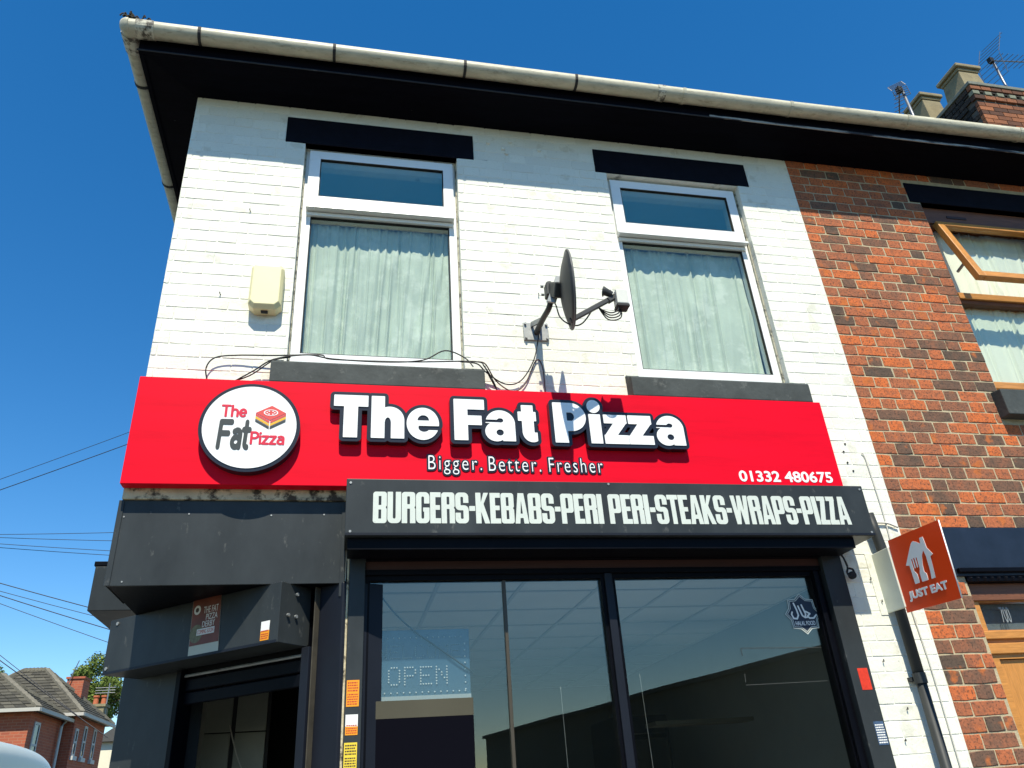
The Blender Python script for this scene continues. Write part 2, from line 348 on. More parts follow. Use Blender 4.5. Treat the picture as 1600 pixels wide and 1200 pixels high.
def fat_glyph(c, X, Y):
    if c == 'T': return U(bx_(X, Y, 0, .73, .76, 1), bx_(X, Y, .225, 0, .535, .9))
    if c == 'F': return U(bx_(X, Y, 0, 0, .31, 1), bx_(X, Y, 0, .75, .70, 1), bx_(X, Y, 0, .37, .63, .60))
    if c == 'h':
        return S(U(bx_(X, Y, 0, 0, .30, 1), I(el_(X, Y, .42, .43, .32, .32), Y-.38), bx_(X, Y, .44, 0, .74, .45)), bx_(X, Y, .30, -.5, .44, .36), el_(X, Y, .37, .36, .07, .13))
    if c == 'e':
        return S(el_(X, Y, .375, .365, .375, .385), I(el_(X, Y, .385, .44, .135, .13), Y-.44), bx_(X, Y, .37, .215, 1, .315), I(el_(X, Y, .40, .27, .13, .1), .315-Y))
    if c == 'a':
        body = U(I(el_(X, Y, .36, .43, .345, .32), Y-.43), bx_(X, Y, .405, 0, .705, .45), el_(X, Y, .26, .225, .26, .235), I(bx_(X, Y, .22, .10, .5, .46), 1-X))
        return S(body, bx_(X, Y, -.5, .45, .37, .515), el_(X, Y, .36, .50, .075, .055), el_(X, Y, .345, .205, .085, .075))
    if c == 't':
        return U(bx_(X, Y, .095, .22, .395, .90), bx_(X, Y, 0, .505, .46, .735), S(el_(X, Y, .345, .24, .25, .25), bx_(X, Y, .47, -1, 2, 1), bx_(X, Y, .395, .225, 1, 1)))
    if c == 'P':
        return S(U(bx_(X, Y, 0, 0, .31, 1), bx_(X, Y, 0, .29, .40, 1), el_(X, Y, .40, .645, .36, .355)), bx_(X, Y, .31, .545, .41, .755), el_(X, Y, .41, .65, .075, .105))
    if c == 'i': return U(bx_(X, Y, .01, 0, .31, .73), el_(X, Y, .16, .93, .17, .165))
    if c == 'z': return U(bx_(X, Y, .02, .51, .60, .73), bx_(X, Y, 0, 0, .61, .22), pg_(X, Y, [(0, .19), (.31, .19), (.61, .55), (.28, .55)]))
def imp_glyph(c, X, Y):
    s, W = .185, .465
    if c == 'B': return S(rr_(X, Y, 0, 0, W, 1, .09), bx_(X, Y, s, .14, W-s, .43), bx_(X, Y, s, .57, W-s, .86), el_(X, Y, W+.02, .5, .05, .05))
    if c == 'U': return S(rr_(X, Y, 0, 0, W, 1.3, .16), rr_(X, Y, s, .14, W-s, 2, .05), Y-1)
    if c == 'R': return S(U(rr_(X, Y, 0, .46, W, 1, .1), bx_(X, Y, 0, 0, s, .95), rr_(X, Y, W-s, -.3, W, .56, .08)), rr_(X, Y, s, .60, W-s, .86, .03), bx_(X, Y, s, -1, W-s, .45), el_(X, Y, W+.02, .5, .05, .045), -Y)
    if c == 'G': return S(rr_(X, Y, 0, 0, W, 1, .15), rr_(X, Y, s, .14, W-s, .86, .05), bx_(X, Y, W*.5, .52, 1, .64), bx_(X, Y, s, .38, .235, .6)) if False else U(S(rr_(X, Y, 0, 0, W, 1, .15), rr_(X, Y, s, .14, W-s, .86, .05), bx_(X, Y, W*.5, .50, 1, .63)), bx_(X, Y, .245, .37, W-.005, .50))
    if c == 'E': return U(bx_(X, Y, 0, 0, s, 1), bx_(X, Y, 0, .84, .37, 1), bx_(X, Y, 0, .43, .34, .58), bx_(X, Y, 0, 0, .37, .16))
    if c == 'S':
        top = S(rr_(X, Y, 0, .42, W, 1, .15), rr_(X, Y, s, .57, W-s, .86, .04), bx_(X, Y, W-s, .42, 1, .66))
        bot = S(rr_(X, Y, 0, 0, W, .58, .15), rr_(X, Y, s, .14, W-s, .43, .04), bx_(X, Y, -1, .34, s, .60))
        return U(top, bot)
    if c == '-': return bx_(X, Y, 0, .40, .21, .56)
    if c == 'K': return U(bx_(X, Y, 0, 0, s, 1), pg_(X, Y, [(s*.9, .40), (s*.9, .62), (.29, 1), (.46, 1)][::1]), pg_(X, Y, [(.14, .52), (.27, .66), (.49, 0), (.31, 0)]))
    if c == 'A': return S(pg_(X, Y, [(0, 0), (.14, 1), (.35, 1), (.49, 0), (.32, 0), (.30, .18), (.19, .18), (.17, 0)]), pg_(X, Y, [(.205, .32), (.285, .32), (.245, .78)]))
    if c == 'P': return S(U(rr_(X, Y, 0, .36, W, 1, .1), bx_(X, Y, 0, 0, s, .95)), rr_(X, Y, s, .50, W-s, .86, .03))
    if c == 'I': return bx_(X, Y, 0, 0, s+.01, 1)
    if c == 'T': return U(bx_(X, Y, 0, .84, .42, 1), bx_(X, Y, .125, 0, .295, .9))
    if c == 'W': return U(pg_(X, Y, [(0, 1), (.17, 1), (.215, .42), (.265, 1), (.425, 1), (.475, .42), (.52, 1), (.69, 1), (.59, 0), (.42, 0), (.345, .52), (.27, 0), (.10, 0)]))
    if c == 'Z': return U(bx_(X, Y, .02, .84, .37, 1), bx_(X, Y, 0, 0, .38, .16), pg_(X, Y, [(0, .1), (.2, .1), (.37, .9), (.18, .9)]))
GC = {}
def glyph(fn, c, h=.012):
    if (fn, c) not in GC:
        X, Y = grid(-.1, 1.0, -.2, 1.25, h); GC[fn, c] = contour(fn(c, X, Y)+1e-5, -.1, -.2, h)
    return GC[fn, c]
def stroke_field(strokes, X, Y, hw):
    D = np.full(X.shape, 1e9)
    for st in strokes:
        for (ax, ay), (bx, by) in zip(st, st[1:]):
            dx, dy = bx-ax, by-ay; L = dx*dx+dy*dy+1e-12; t = np.clip(((X-ax)*dx+(Y-ay)*dy)/L, 0, 1)
            D = np.minimum(D, np.hypot(X-ax-t*dx, Y-ay-t*dy))
    return hw-D
arc = lambda cx, cy, rx, ry, a0, a1, n=14: [(cx+rx*math.cos(math.radians(a0+(a1-a0)*k/n)), cy+ry*math.sin(math.radians(a0+(a1-a0)*k/n))) for k in range(n+1)]
MONO = {'T': ([[(0, 1), (.56, 1)], [(.28, 1), (.28, 0)]], .56), 'h': ([[(0, 1), (0, 0)], [(0, .42)]+arc(.21, .42, .21, .24, 180, 0)+[(.42, 0)]], .42),
        'e': ([[(0, .34), (.44, .34)]+arc(.22, .34, .22, .34, 0, 310)], .44), 'P': ([[(0, 0), (0, 1), (.25, 1)]+arc(.25, .74, .25, .26, 90, -90)+[(0, .48)]], .5),
        'i': ([[(0, .66), (0, 0)], [(0, .93), (0, .95)]], .02), 'z': ([[(0, .66), (.4, .66), (0, 0), (.4, 0)]], .4),
        'a': ([[(.06, .62), (.2, .67)]+arc(.24, .48, .19, .19, 80, 0)+[(.43, 0)], arc(.215, .2, .215, .2, 0, 360, 20)], .43),
        'F': ([[(0, 0), (0, 1), (.62, 1)], [(0, .54), (.5, .54)]], .62), 't': ([[(.14, 1), (.14, .15)]+arc(.29, .15, .15, .15, 180, 270), [(0, .7), (.34, .7)]], .34)}
def mono_text(txt, hw, gap, shear=0.0):
    st = []; x = 0
    for c in txt:
        s, wd = MONO[c]; st += [[(px+x+py*shear, py) for px, py in q] for q in s]; x += wd+gap
    X, Y = grid(-.3, x+.3, -.3, 1.3, .018); return contour(stroke_field(st, X, Y, hw), -.3, -.3, .018)
def fit(me, x0, x1, y0, y1):
    xs = [v.co.x for v in me.vertices]; ys = [v.co.y for v in me.vertices]
    sx = (x1-x0)/(max(xs)-min(xs)); sy = (y1-y0)/(max(ys)-min(ys))
    me.transform(Matrix.Translation((x0, y0, 0)) @ Matrix.Diagonal((sx, sy, 1, 1)) @ Matrix.Translation((-min(xs), -min(ys), 0))); return me
def text_mesh(body, x0, x1, y0, y1, bold=.0, ext=.002, narrow=1.0, space=1.0):
    """built-in font outlines squeezed and fitted to a rectangle, then thickened evenly by bold metres"""
    cu = bpy.data.curves.new('t', 'FONT'); cu.body = body; cu.space_character = space
    o = bpy.data.objects.new('t', cu); COL.objects.link(o); dg = bpy.context.evaluated_depsgraph_get()
    c2 = o.evaluated_get(dg).to_curve(dg); loops = []
    for s in c2.splines:
        bp = list(s.bezier_points); lp = []
        for p, q in zip(bp, bp[1:]+bp[:1]):
            A, B, C, E_ = p.co, p.handle_right, q.handle_left, q.co
            straight = (B-A).cross(E_-A).length < 1e-5 and (C-A).cross(E_-A).length < 1e-5
            for k in range(1 if straight else 5):
                t = k/5; w_ = 1-t; v = A*w_**3+B*3*w_*w_*t+C*3*w_*t*t+E_*t**3; lp.append((v.x, v.y))
        loops.append(lp)
    bpy.data.objects.remove(o)
    xs = [p[0] for l in loops for p in l]; ys = [p[1] for l in loops for p in l]
    sx = (x1-x0)/(max(xs)-min(xs)); sy = (y1-y0)/(max(ys)-min(ys)); mx_, my_ = min(xs), min(ys)
    loops = [[(x0+(x-mx_)*sx, y0+(y-my_)*sy) for x, y in l] for l in loops]
    if bold == 0: return loops_mesh(loops, ext)
    iv = sorted(((min(p[0] for p in l), max(p[0] for p in l), l) for l in loops), key=lambda q: q[0]); cl = []
    for a, b, l in iv:
        if cl and a < cl[-1][1]+max(0, 2.2*bold): cl[-1][1] = max(cl[-1][1], b); cl[-1][2].append(l)
        else: cl.append([a, b, [l]])
    out = []; h = max((y1-y0)/60, abs(bold)/4); m_ = abs(bold)*2+2*h
    for a, b, ls in cl:
        X, Y = grid(a-m_, b+m_, y0-m_, y1+m_, h); out += contour(outline_field(ls, X, Y)+bold, a-m_, y0-m_, h)
    return loops_mesh(out, ext)
def art(name, me, m, parent, y, M=FACE, off=(0, 0, 0), label=None):
    """lay flat art (x right, y up) on the plane facing -Y at depth y (its back there)"""
    me.transform(Matrix.Translation((off[0], y+off[1], off[2])) @ M); return link(name, me, m, parent, label=label)
def flat_poly(pts, ext): return loops_mesh([pts], ext)
def circle(cx, cy, r, n=48): return [(cx+r*math.cos(2*math.pi*k/n), cy+r*math.sin(2*math.pi*k/n)) for k in range(n)]

# ------------------------------------------------------------------ brickwork
BCACHE = {}
def brick_mesh(wd, ht, var, m, dep, jit, bev):
    k = (round(wd, 3), round(ht, 3), var, m.name)
    if k in BCACHE: return BCACHE[k]
    r = random.Random(hash((round(wd*1000), round(ht*1000), var)))
    base = [(0, 0), (.5, 0), (1, 0), (1, .5), (1, 1), (.5, 1), (0, 1), (0, .5)]
    outer = []
    for i, (u, v) in enumerate(base):
        c = (i % 2 == 0)
        x = u*wd+r.uniform(-jit, jit)+(bev*.5*(1-2*u) if c else 0); z = v*ht+r.uniform(-jit, jit)+(bev*.5*(1-2*v) if c else 0); outer.append((x, z))
    cx, cz = wd/2, ht/2
    inner = [(x+(bev if x < cx-.001 else -bev if x > cx+.001 else 0), z+(bev if z < cz-.001 else -bev if z > cz+.001 else 0)) for x, z in outer]
    vs = [(x, r.uniform(-.0008, .0008), z) for x, z in inner]+[(x, bev*.9, z) for x, z in outer]+[(x, dep, z) for x, z in outer]
    fs = [tuple(range(8))]+[(i, i+8, (i+1) % 8+8, (i+1) % 8) for i in range(8)]+[(i+8, i+16, (i+1) % 8+16, (i+1) % 8+8) for i in range(8)]
    me = bpy.data.meshes.new('brick'); me.from_pydata(vs, [], fs); me.materials.append(m)
    bm = bmesh.new(); bm.from_mesh(me); bmesh.ops.recalc_face_normals(bm, faces=bm.faces)
    bm.normal_update()
    f = max(bm.faces, key=lambda q: len(q.verts))
    if f.normal.y > 0:
        for q in bm.faces: q.normal_flip()
    bm.to_mesh(me); bm.free()
    BCACHE[k] = me; return me
STR, HDR, COURSE = .2115, .1065, .076
def bond(spans, z0, ncourse, joint, x_ref):
    """Flemish bond; spans(zmid) -> list of (x0, x1) of solid wall. Returns (x, z, width)."""
    out = []
    for k in range(ncourse):
        zc = z0+k*COURSE
        for a, b in spans(zc+COURSE/2):
            x = x_ref+((STR+HDR)/2+.0 if k % 2 else 0)
            n = math.floor((a-x)/(STR+HDR))-1; x += n*(STR+HDR); i = 0
            while x < b:
                L = STR if i % 2 == 0 else HDR
                p, q = max(a, x+joint/2), min(b, x+L-joint/2)
                if q-p > .014: out.append((p, zc+joint/2, q-p))
                x += L; i += 1
    return out
def lay(bricks, parent, m, joint, yjit, dep, jit, bev, limit=300, focus=None, y=0.0):
    def size(b):
        v = Vector((b[0]+b[2]/2, y, b[1]))-CAM; z = v.dot(fwd)
        px = v.dot(r2)/z*FPX; py = v.dot(u2)/z*FPX
        vis = abs(px) < 830 and abs(py) < 640
        return (0 if vis else 1, -b[2]/z**2)
    bricks = sorted(bricks, key=size); rest = MB(); r = random.Random(5)
    for i, (x, z, wd) in enumerate(bricks):
        me = brick_mesh(round(wd, 3), COURSE-joint, r.randrange(6), m, dep, jit, bev)
        yo = y+r.uniform(-yjit, yjit)
        if i < limit:
            o = bpy.data.objects.new('brick', me); COL.objects.link(o); o.location = (x, yo, z); o.parent = parent
        else:
            rest.add([(v.co.x+x, v.co.y+yo, v.co.z+z) for v in me.vertices], [tuple(p.vertices) for p in me.polygons])
    if rest.v:
        o = rest.build('farther_bricks', m, parent); stuff(o)

def wall_mesh(x0, x1, z0, z1, holes, yf, yb):
    xs = sorted({x0, x1, *[h[0] for h in holes], *[h[1] for h in holes]}); zs = sorted({z0, z1, *[h[2] for h in holes], *[h[3] for h in holes]})
    xs = [x for x in xs if x0 <= x <= x1]; zs = [z for z in zs if z0 <= z <= z1]
    solid = {}
    for i in range(len(xs)-1):
        for j in range(len(zs)-1):
            cx, cz = (xs[i]+xs[i+1])/2, (zs[j]+zs[j+1])/2
            solid[i, j] = not any(h[0] < cx < h[1] and h[2] < cz < h[3] for h in holes)
    mb = MB()
    for (i, j), s in solid.items():
        if not s: continue
        a, b, c, d = xs[i], xs[i+1], zs[j], zs[j+1]
        mb.add([(a, yf, c), (b, yf, c), (b, yf, d), (a, yf, d)], [(0, 1, 2, 3)]); mb.add([(a, yb, c), (b, yb, c), (b, yb, d), (a, yb, d)], [(3, 2, 1, 0)])
        if not solid.get((i-1, j)): mb.add([(a, yf, c), (a, yb, c), (a, yb, d), (a, yf, d)], [(3, 2, 1, 0)])
        if not solid.get((i+1, j)): mb.add([(b, yf, c), (b, yb, c), (b, yb, d), (b, yf, d)], [(0, 1, 2, 3)])
        if not solid.get((i, j-1)): mb.add([(a, yf, c), (b, yf, c), (b, yb, c), (a, yb, c)], [(3, 2, 1, 0)])
        if not solid.get((i, j+1)): mb.add([(a, yf, d), (b, yf, d), (b, yb, d), (a, yb, d)], [(0, 1, 2, 3)])
    return mb
def minus(a, b, cuts):
    segs = [(a, b)]
    for c, d in cuts:
        nx = []
        for p, q in segs:
            if d <= p or c >= q: nx.append((p, q)); continue
            if c > p: nx.append((p, c))
            if d < q: nx.append((d, q))
        segs = nx
    return segs

# ================================================================== SETTING
g = MB().add([(-900, -900, 0), (900, -900, 0), (900, 900, 0), (-900, 900, 0)], [(0, 1, 2, 3)]).build('ground', GRASS); struct(g)
rd = MB().add([(-60, -12, .004), (60, -12, .004), (60, -3.2, .004), (-60, -3.2, .004)], [(0, 1, 2, 3)])
rd.add([(-7.5, -3.2, .004), (-1.9, -3.2, .004), (-1.9, 60, .004), (-7.5, 60, .004)], [(0, 1, 2, 3)])
struct(rd.build('road', ASPH))
pv = MB().prism([(-1.75, -3.05), (60, -3.05), (60, .3), (-.1, .3), (-.1, 60), (-1.75, 60)], .008, .12).build('pavement', PAVE); struct(pv)
kb = MB().box(-1.75, 60, -3.2, -3.052, .006, .125).box(-1.9, -1.752, -3.2, 60, .007, .125).build('kerb', KERB, bevel=.012); struct(kb)
struct(MB().prism([(-60, -14.5), (60, -14.5), (60, -12.0), (-60, -12.0)], .008, .12).build('pavement', PAVE))

# ================================================================== SHOP BUILDING
shop = thing('shop_building', 'corner shop with white painted brick upper floor and dark grey shopfront', 'building', (2.0, 2.5, 0))
W1, W2, WZ0, WZ1 = (.676, 1.634), (2.660, 3.632), 3.72, 5.335
XR, ZT = 4.0765, 5.634
holes = [(*W1, WZ0, WZ1), (*W2, WZ0, WZ1), (-1, 1.03, -1, 2.575), (1.03, 3.636, .45, 2.74)]
wall = wall_mesh(0, XR, 0, ZT, holes, .0022, .25).build('wall', WHITE_MORTAR, shop)
LINT = [(.554, 1.747, 5.335, 5.549), (2.583, 3.722, 5.337, 5.547)]
SILLS = [(.607, 1.729), (2.573, 3.695)]
def spans_white(z):
    if z > ZT+.05: return []
    if z < 2.76: return [(3.638, XR-.001)]
    if z < 3.50: return [(3.55, XR-.001)]
    cuts = []
    for (a, b), (la, lb, lz0, lz1), (sa, sb) in zip((W1, W2), LINT, SILLS):
        if WZ0 < z < WZ1+.0: cuts.append((a, b))
        if lz0-.02 < z < lz1+.02: cuts.append((la, lb))
        if z < WZ0: cuts.append((sa, sb))
    return minus(.0, XR-.001, cuts)
Z0C = 1.62-4*COURSE
white = bond(spans_white, Z0C, 58, .0030, .03)
white = [b for b in white if b[1] < ZT-.008]
lay(white, wall, WHITE_BRICK, .0030, .0009, .012, .0018, .0022)
# corner underside, side wall, back and party walls
MB().prism([(.0, .006), (1.03, .006), (1.03, .25), (.30, .86), (.0, .86)], 2.5655, 2.5745).build('overhang_soffit', BLACK, shop)
sw = MB().box(0.002, .25, .251, 8, 2.577, ZT).box(.002, .25, .87, 8, 0, 2.576).box(.25, XR, 7.75, 8, 0, ZT).build('side_and_back_wall', mat('painted_render', (.78, .77, .70), .7, var=.08, vscale=4), shop)
MB().box(3.98, XR-.002, .252, 7.74, 0, ZT).build('party_wall', PLASTER, shop)
def shell(x0, x1, y0, y1, z0, z1, m, ceil=None):
    mb = MB().add([(x0, y0, z0), (x1, y0, z0), (x1, y1, z0), (x0, y1, z0), (x0, y0, z1), (x1, y0, z1), (x1, y1, z1), (x0, y1, z1)],
                  [(0, 1, 2, 3), (3, 2, 6, 7), (0, 3, 7, 4), (1, 5, 6, 2)]+([] if ceil else [(4, 7, 6, 5)]))
    return mb
shell(.26, 2.15, .256, 3.6, 3.15, 5.50, PLASTER).build('room_lining', mat('pale_upstairs_plaster', (.58, .66, .62), .9, var=.05, vscale=2), shop)
shell(2.16, 3.97, .256, 3.6, 3.15, 5.50, PLASTER).build('room_lining', mat('pale_upstairs_plaster', (.58, .66, .62), .9, var=.05, vscale=2), shop)
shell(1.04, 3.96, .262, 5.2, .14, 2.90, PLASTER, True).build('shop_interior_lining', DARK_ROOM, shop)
MB().box(1.05, 3.95, .27, 5.19, .142, .15).build('shop_floor', mat('pale_floor_tile', (.70, .69, .66), .4), shop)
# roof behind the eaves
MB().add([(-.30, -.30, 5.80), (7.6, -.30, 5.80), (7.6, 2.6, 8.1), (2.6, 2.6, 8.1), (-.30, 8.3, 5.80), (7.6, 8.3, 5.80)], [(0, 1, 2, 3), (0, 3, 4), (3, 2, 5, 4), (0, 4, 5, 1)]).build('roof', SLATE, shop)
# eaves
MB().add([(-.27, -.27, 5.663), (7.6, -.27, 5.663), (7.6, .03, ZT), (.03, .03, ZT), (.03, 8.2, ZT), (-.27, 8.2, 5.663)], [(0, 1, 2, 3), (0, 3, 4, 5)]).build('eaves_soffit', SOFFIT, shop)
eb = MB().box(-.295, 7.6, -.295, -.268, 5.655, 5.785).box(-.295, -.268, -.267, 8.2, 5.655, 5.785).build('eaves_board', SOFFIT, shop, bevel=.003)
PEEL = mat('peeling_black_paint', (.014, .015, .02), .6, dirt=(.34, .34, .31), dscale=3.2, damt=.95, dlo=.47, dhi=.55, stretch=(1.2, 14, 14), bump=.3, bscale=30)
MB().box(3.35, 7.6, -.303, -.2965, 5.653, 5.672).build('eaves_trim', PEEL, shop)
MB().box(-.30, 3.349, -.301, -.2955, 5.651, 5.660).build('eaves_trim', mat('scuffed_black_trim', (.006, .007, .009), .5, dirt=(.22, .22, .20), dscale=4, damt=.8, dlo=.62, dhi=.68, stretch=(2, 14, 14)), shop)
# cornice line of pale flaking under the soffit
for (a, b, c, d), nm in zip(LINT, 'ab'):
    MB().box(a, b, -.004, .05, c, d).build('lintel', BLACK_FLAT, shop, bevel=.004)
for (a, b) in SILLS:
    MB().extrude_x([(-.085, 3.578), (-.085, 3.694), (-.08, 3.703), (.048, 3.775), (.048, 3.72), (.0, 3.70), (.0, 3.578)], a, b).build('window_sill', GREY_SILL, shop, bevel=.005)

def upvc(x0, x1):
    o = wall_mesh(x0+.002, x1-.002, WZ0+.03, WZ1-.002, [(x0+.06, x1-.055, 3.838, 4.80), (x0+.06, x1-.055, 4.92, 5.27)], .062, .13).build('window', PVC, shop, bevel=.004)
    wall_mesh(x0+.03, x1-.025, 4.865, 5.315, [(x0+.097, x1-.088, 4.945, 5.252)], .036, .0615).build('sash', PVC, o, bevel=.006)
    MB().extrude_x([(.0605, 4.862), (.002, 4.840), (.0, 4.826), (.0605, 4.832)], x0+.032, x1-.028).build('drip_rail', PVC, o, bevel=.002)
    MB().box(x0+.035, x1-.032, .045, .0612, 4.800, 4.8255).build('transom_bead', PVC, o, bevel=.003)
    gk = MB()
    for a, b, c, d, y in ((x0+.06, x1-.055, 3.838, 4.80, .0635), (x0+.097, x1-.088, 4.945, 5.252, .0375)):
        t = .005
        gk.box(a, b, y, y+.02, c, c+t).box(a, b, y, y+.02, d-t, d).box(a, a+t, y+.0005, y+.0195, c+t, d-t).box(b-t, b, y+.0005, y+.0195, c+t, d-t)
    gk.build('gasket', RUBBER, o)
    MB().box(x0+.065, x1-.06, .078, .082, 3.843, 4.795).build('pane', GLASS, o)
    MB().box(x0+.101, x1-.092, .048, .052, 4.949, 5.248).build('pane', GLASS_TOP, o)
    sl = mat('jamb_sealant', (.42, .40, .30), .8, dirt=(.04, .04, .03), dscale=30, damt=.9, dlo=.5, dhi=.6)
    MB().box(x0+.0005, x0+.009, .045, .0615, WZ0+.05, WZ1-.01).build('sealant', sl, o); MB().box(x1-.009, x1-.0005, .045, .0615, WZ0+.05, WZ1-.01).build('sealant', sl, o)
for W in (W1, W2): upvc(*W)

def curtain(x0, x1, z0, z1, y, seed, m, label, amp=.022, density=13.0):
    r = random.Random(seed); nx, nz = 320, 18
    ks = [(density*r.uniform(.5, 2.3), r.uniform(0, 6.28), r.uniform(.3, 1)) for _ in range(7)]
    S_ = sum(k[2] for k in ks); mb = MB(); vs = []
    for j in range(nz+1):
        v = j/nz; z = z0+(z1-z0)*v
        for i in range(nx+1):
            u = i/nx; x = x0+(x1-x0)*u
            spread = 1-.12*v
            g_ = sum(a*math.sin(.35*k*2*math.pi*(x-x0)/.9+p+v*.5*math.sin(p*3)) for k, p, a in ks)/S_
            ph = density*math.pi*(x-x0)/.9*spread+2.6*g_+.25*math.sin(v*3+seed)
            f = (1-2*abs(math.sin(ph))**.7)*(.65+.35*math.sin(ph*.37+seed))+.5*g_+.22*math.sin(ph*3.1+seed+v)*(.4+.6*v)
            f2 = .35*math.sin(2*math.pi*(x-x0)/.021+seed)*max(0, (v-.9)/.1)
            vs.append((x, y-amp*f*(.65+.35*(1-v))-.006*f2, z))
    fs = [(j*(nx+1)+i, j*(nx+1)+i+1, (j+1)*(nx+1)+i+1, (j+1)*(nx+1)+i) for j in range(nz) for i in range(nx)]
    o = mb.add(vs, fs).build('curtain', m, smooth=True)
    s = o.modifiers.new('solid', 'SOLIDIFY'); s.thickness = .0015
    return tag(o, label, 'curtain')
curtain(W1[0]+.063, W1[1]-.058, 3.80, 4.799, .128, 3, CURTAIN, 'pale net curtain in the upstairs window above the round logo side of the sign', amp=.0155, density=20)
curtain(W2[0]+.063, W2[1]-.058, 3.80, 4.799, .130, 8, CURTAIN, 'pale curtain with wide folds in the upstairs window right of the satellite dish', amp=.019, density=11)

# ---- shopfront
sf = MB()
MB().box(-.001, 1.018, -.008, .0035, 2.562, 2.962).box(-.006, -.0015, -.008, .33, 2.562, 2.962).build('door_fascia_panel', GREY, shop, bevel=.002)
for a_, b_, c_ in ((-.012, .012, 2.562), (1.0, 1.024, 2.50)): MB().box(a_, b_, -.0125, -.0085, c_, 2.960).build('fascia_corner_trim', GREY, shop, bevel=.002)
scr = MB()
for x, z in ((.02, 2.88), (.30, 2.895), (.67, 2.89), (.915, 2.895), (.06, 2.58)):
    MB().tube([(x, -.0085, z), (x, -.0105, z)], .004, 8).build('screw_head', GALV, shop)
MB().box(.0, 1.016, -.022, .0035, 2.9625, 3.04).build('old_fascia_board', CREAM_DIRTY, shop, bevel=.002)
KX, KY = .745, -.05; tx, ty, nx_, ny_ = -.7653, .6437, -.6437, -.7653
def D(s, off): return (KX+s*tx+off*nx_, KY+s*ty+off*ny_)
DM = Matrix(((-tx, 0, nx_, KX), (-ty, 0, ny_, KY), (0, 1, 0, 0), (0, 0, 0, 1)))
MB().prism([D(-.19, -.2), D(-.05, -.2), D(-.05, -.36), D(-.30, -.36)], .12, 2.5650).build('door_pier', GREY_D, shop, bevel=.004)
MB().prism([D(.80, -.2), D(1.26, -.2), D(1.20, -.42), D(.80, -.34)], .12, 2.5650).build('door_pier', GREY, shop, bevel=.004)
tr = MB().prism([D(-.058, -.165), D(-.052, -.165), D(-.052, -.199), D(-.058, -.199)], .12, 2.56)
tr.build('shutter_guide', mat('rusty_guide', (.05, .043, .03), .7, var=.4, vscale=15), shop, bevel=.002)
MB().prism([D(-.050, -.15), D(-.005, -.15), D(-.005, -.24), D(-.050, -.24)], .12, 2.29).build('shutter_guide', GREY_D, shop, bevel=.003)
MB().prism([D(.765, -.15), D(.798, -.15), D(.798, -.24), D(.765, -.24)], .12, 2.29).build('shutter_guide', BLACK, shop, bevel=.003)
for k in range(3):
    MB().prism([D(-.004, -.185+.004*(k % 2)), D(.764, -.185+.004*(k % 2)), D(.764, -.20), D(-.004, -.20)], 2.128+.062*k, 2.128+.062*k+.058).build('shutter_slat', BLACK, shop, bevel=.006)
MB().tube([(*D(-.004, -.178), 2.262), (*D(.764, -.178), 2.262)], .007, 6).build('shutter_hem_bar', GALV, shop)
MB().prism([D(-.004, -.205), D(.79, -.205), D(.79, -.34), D(-.004, -.34)], 2.30, 2.5645).build('door_head', BLACK, shop)
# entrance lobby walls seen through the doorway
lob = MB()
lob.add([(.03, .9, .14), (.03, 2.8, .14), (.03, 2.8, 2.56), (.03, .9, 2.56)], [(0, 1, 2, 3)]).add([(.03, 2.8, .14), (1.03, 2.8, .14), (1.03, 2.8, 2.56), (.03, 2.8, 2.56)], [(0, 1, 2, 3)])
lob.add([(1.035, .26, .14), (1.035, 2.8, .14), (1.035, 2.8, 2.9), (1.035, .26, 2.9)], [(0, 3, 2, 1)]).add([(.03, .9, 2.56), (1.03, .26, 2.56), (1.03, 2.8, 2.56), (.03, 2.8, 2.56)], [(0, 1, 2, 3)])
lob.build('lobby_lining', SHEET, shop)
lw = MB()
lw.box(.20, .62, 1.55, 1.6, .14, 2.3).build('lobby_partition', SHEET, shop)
for i, (a, b) in enumerate(((.215, .40), (.425, .60))):
    for k in range(4): MB().box(a, b, 1.535, 1.549, 1.35+.245*k, 1.35+.245*k+.238).build('wall_tile', TILE, shop, bevel=.003)

# pilasters and shop window
MB().box(1.046, 1.119, -.03, .06, .12, 2.72).build('pilaster', GREY, shop, bevel=.003)
MB().box(1.035, 1.045, -.02, .05, .12, 2.70).build('pilaster_bead', CREAM_DIRTY, shop, bevel=.003)
MB().box(3.517, 3.634, -.03, .06, .12, 2.72).build('pilaster', GREY, shop, bevel=.003)
sw_ = wall_mesh(1.12, 3.516, .45, 2.625, [(1.142, 2.283, .6, 2.577), (2.358, 3.455, .6, 2.577)], .012, .07).build('shop_window', BLACK, shop, bevel=.003)
MB().box(1.120, 3.516, -.012, .0115, .45, .53).build('frame_rail', BLACK, sw_, bevel=.002); MB().box(1.12, 3.516, -.005, .0115, 2.60, 2.625).build('frame_rail', BLACK, sw_, bevel=.002)
MB().box(2.30, 2.34, -.006, .0115, .531, 2.599).build('mullion_cover', GREY_D, sw_, bevel=.003)
MB().box(3.462, 3.49, -.012, .0115, .531, 2.599).build('jamb_cover', BLACK, sw_, bevel=.004)
MB().box(1.782, 1.798, .022, .052, .6, 2.577).build('glazing_bar', mat('bronze_bar', (.055, .045, .03), .4), sw_, bevel=.002)
MB().box(1.142, 1.782, .034, .040, .6, 2.577).build('pane', GLASS_SHOP, sw_)
MB().box(1.798, 2.283, .034, .040, .6, 2.577).build('pane', GLASS_SHOP, sw_)
MB().box(2.358, 3.455, .034, .040, .6, 2.577).build('pane', GLASS_SHOP, sw_)
MB().box(1.12, 3.516, .03, .245, .14, .449).build('stall_riser', GREY, shop)
REDB = mat('red_brown_slot', (.05, .018, .014), .6, var=.5, vscale=10, stretch=(.6, 10, 30))
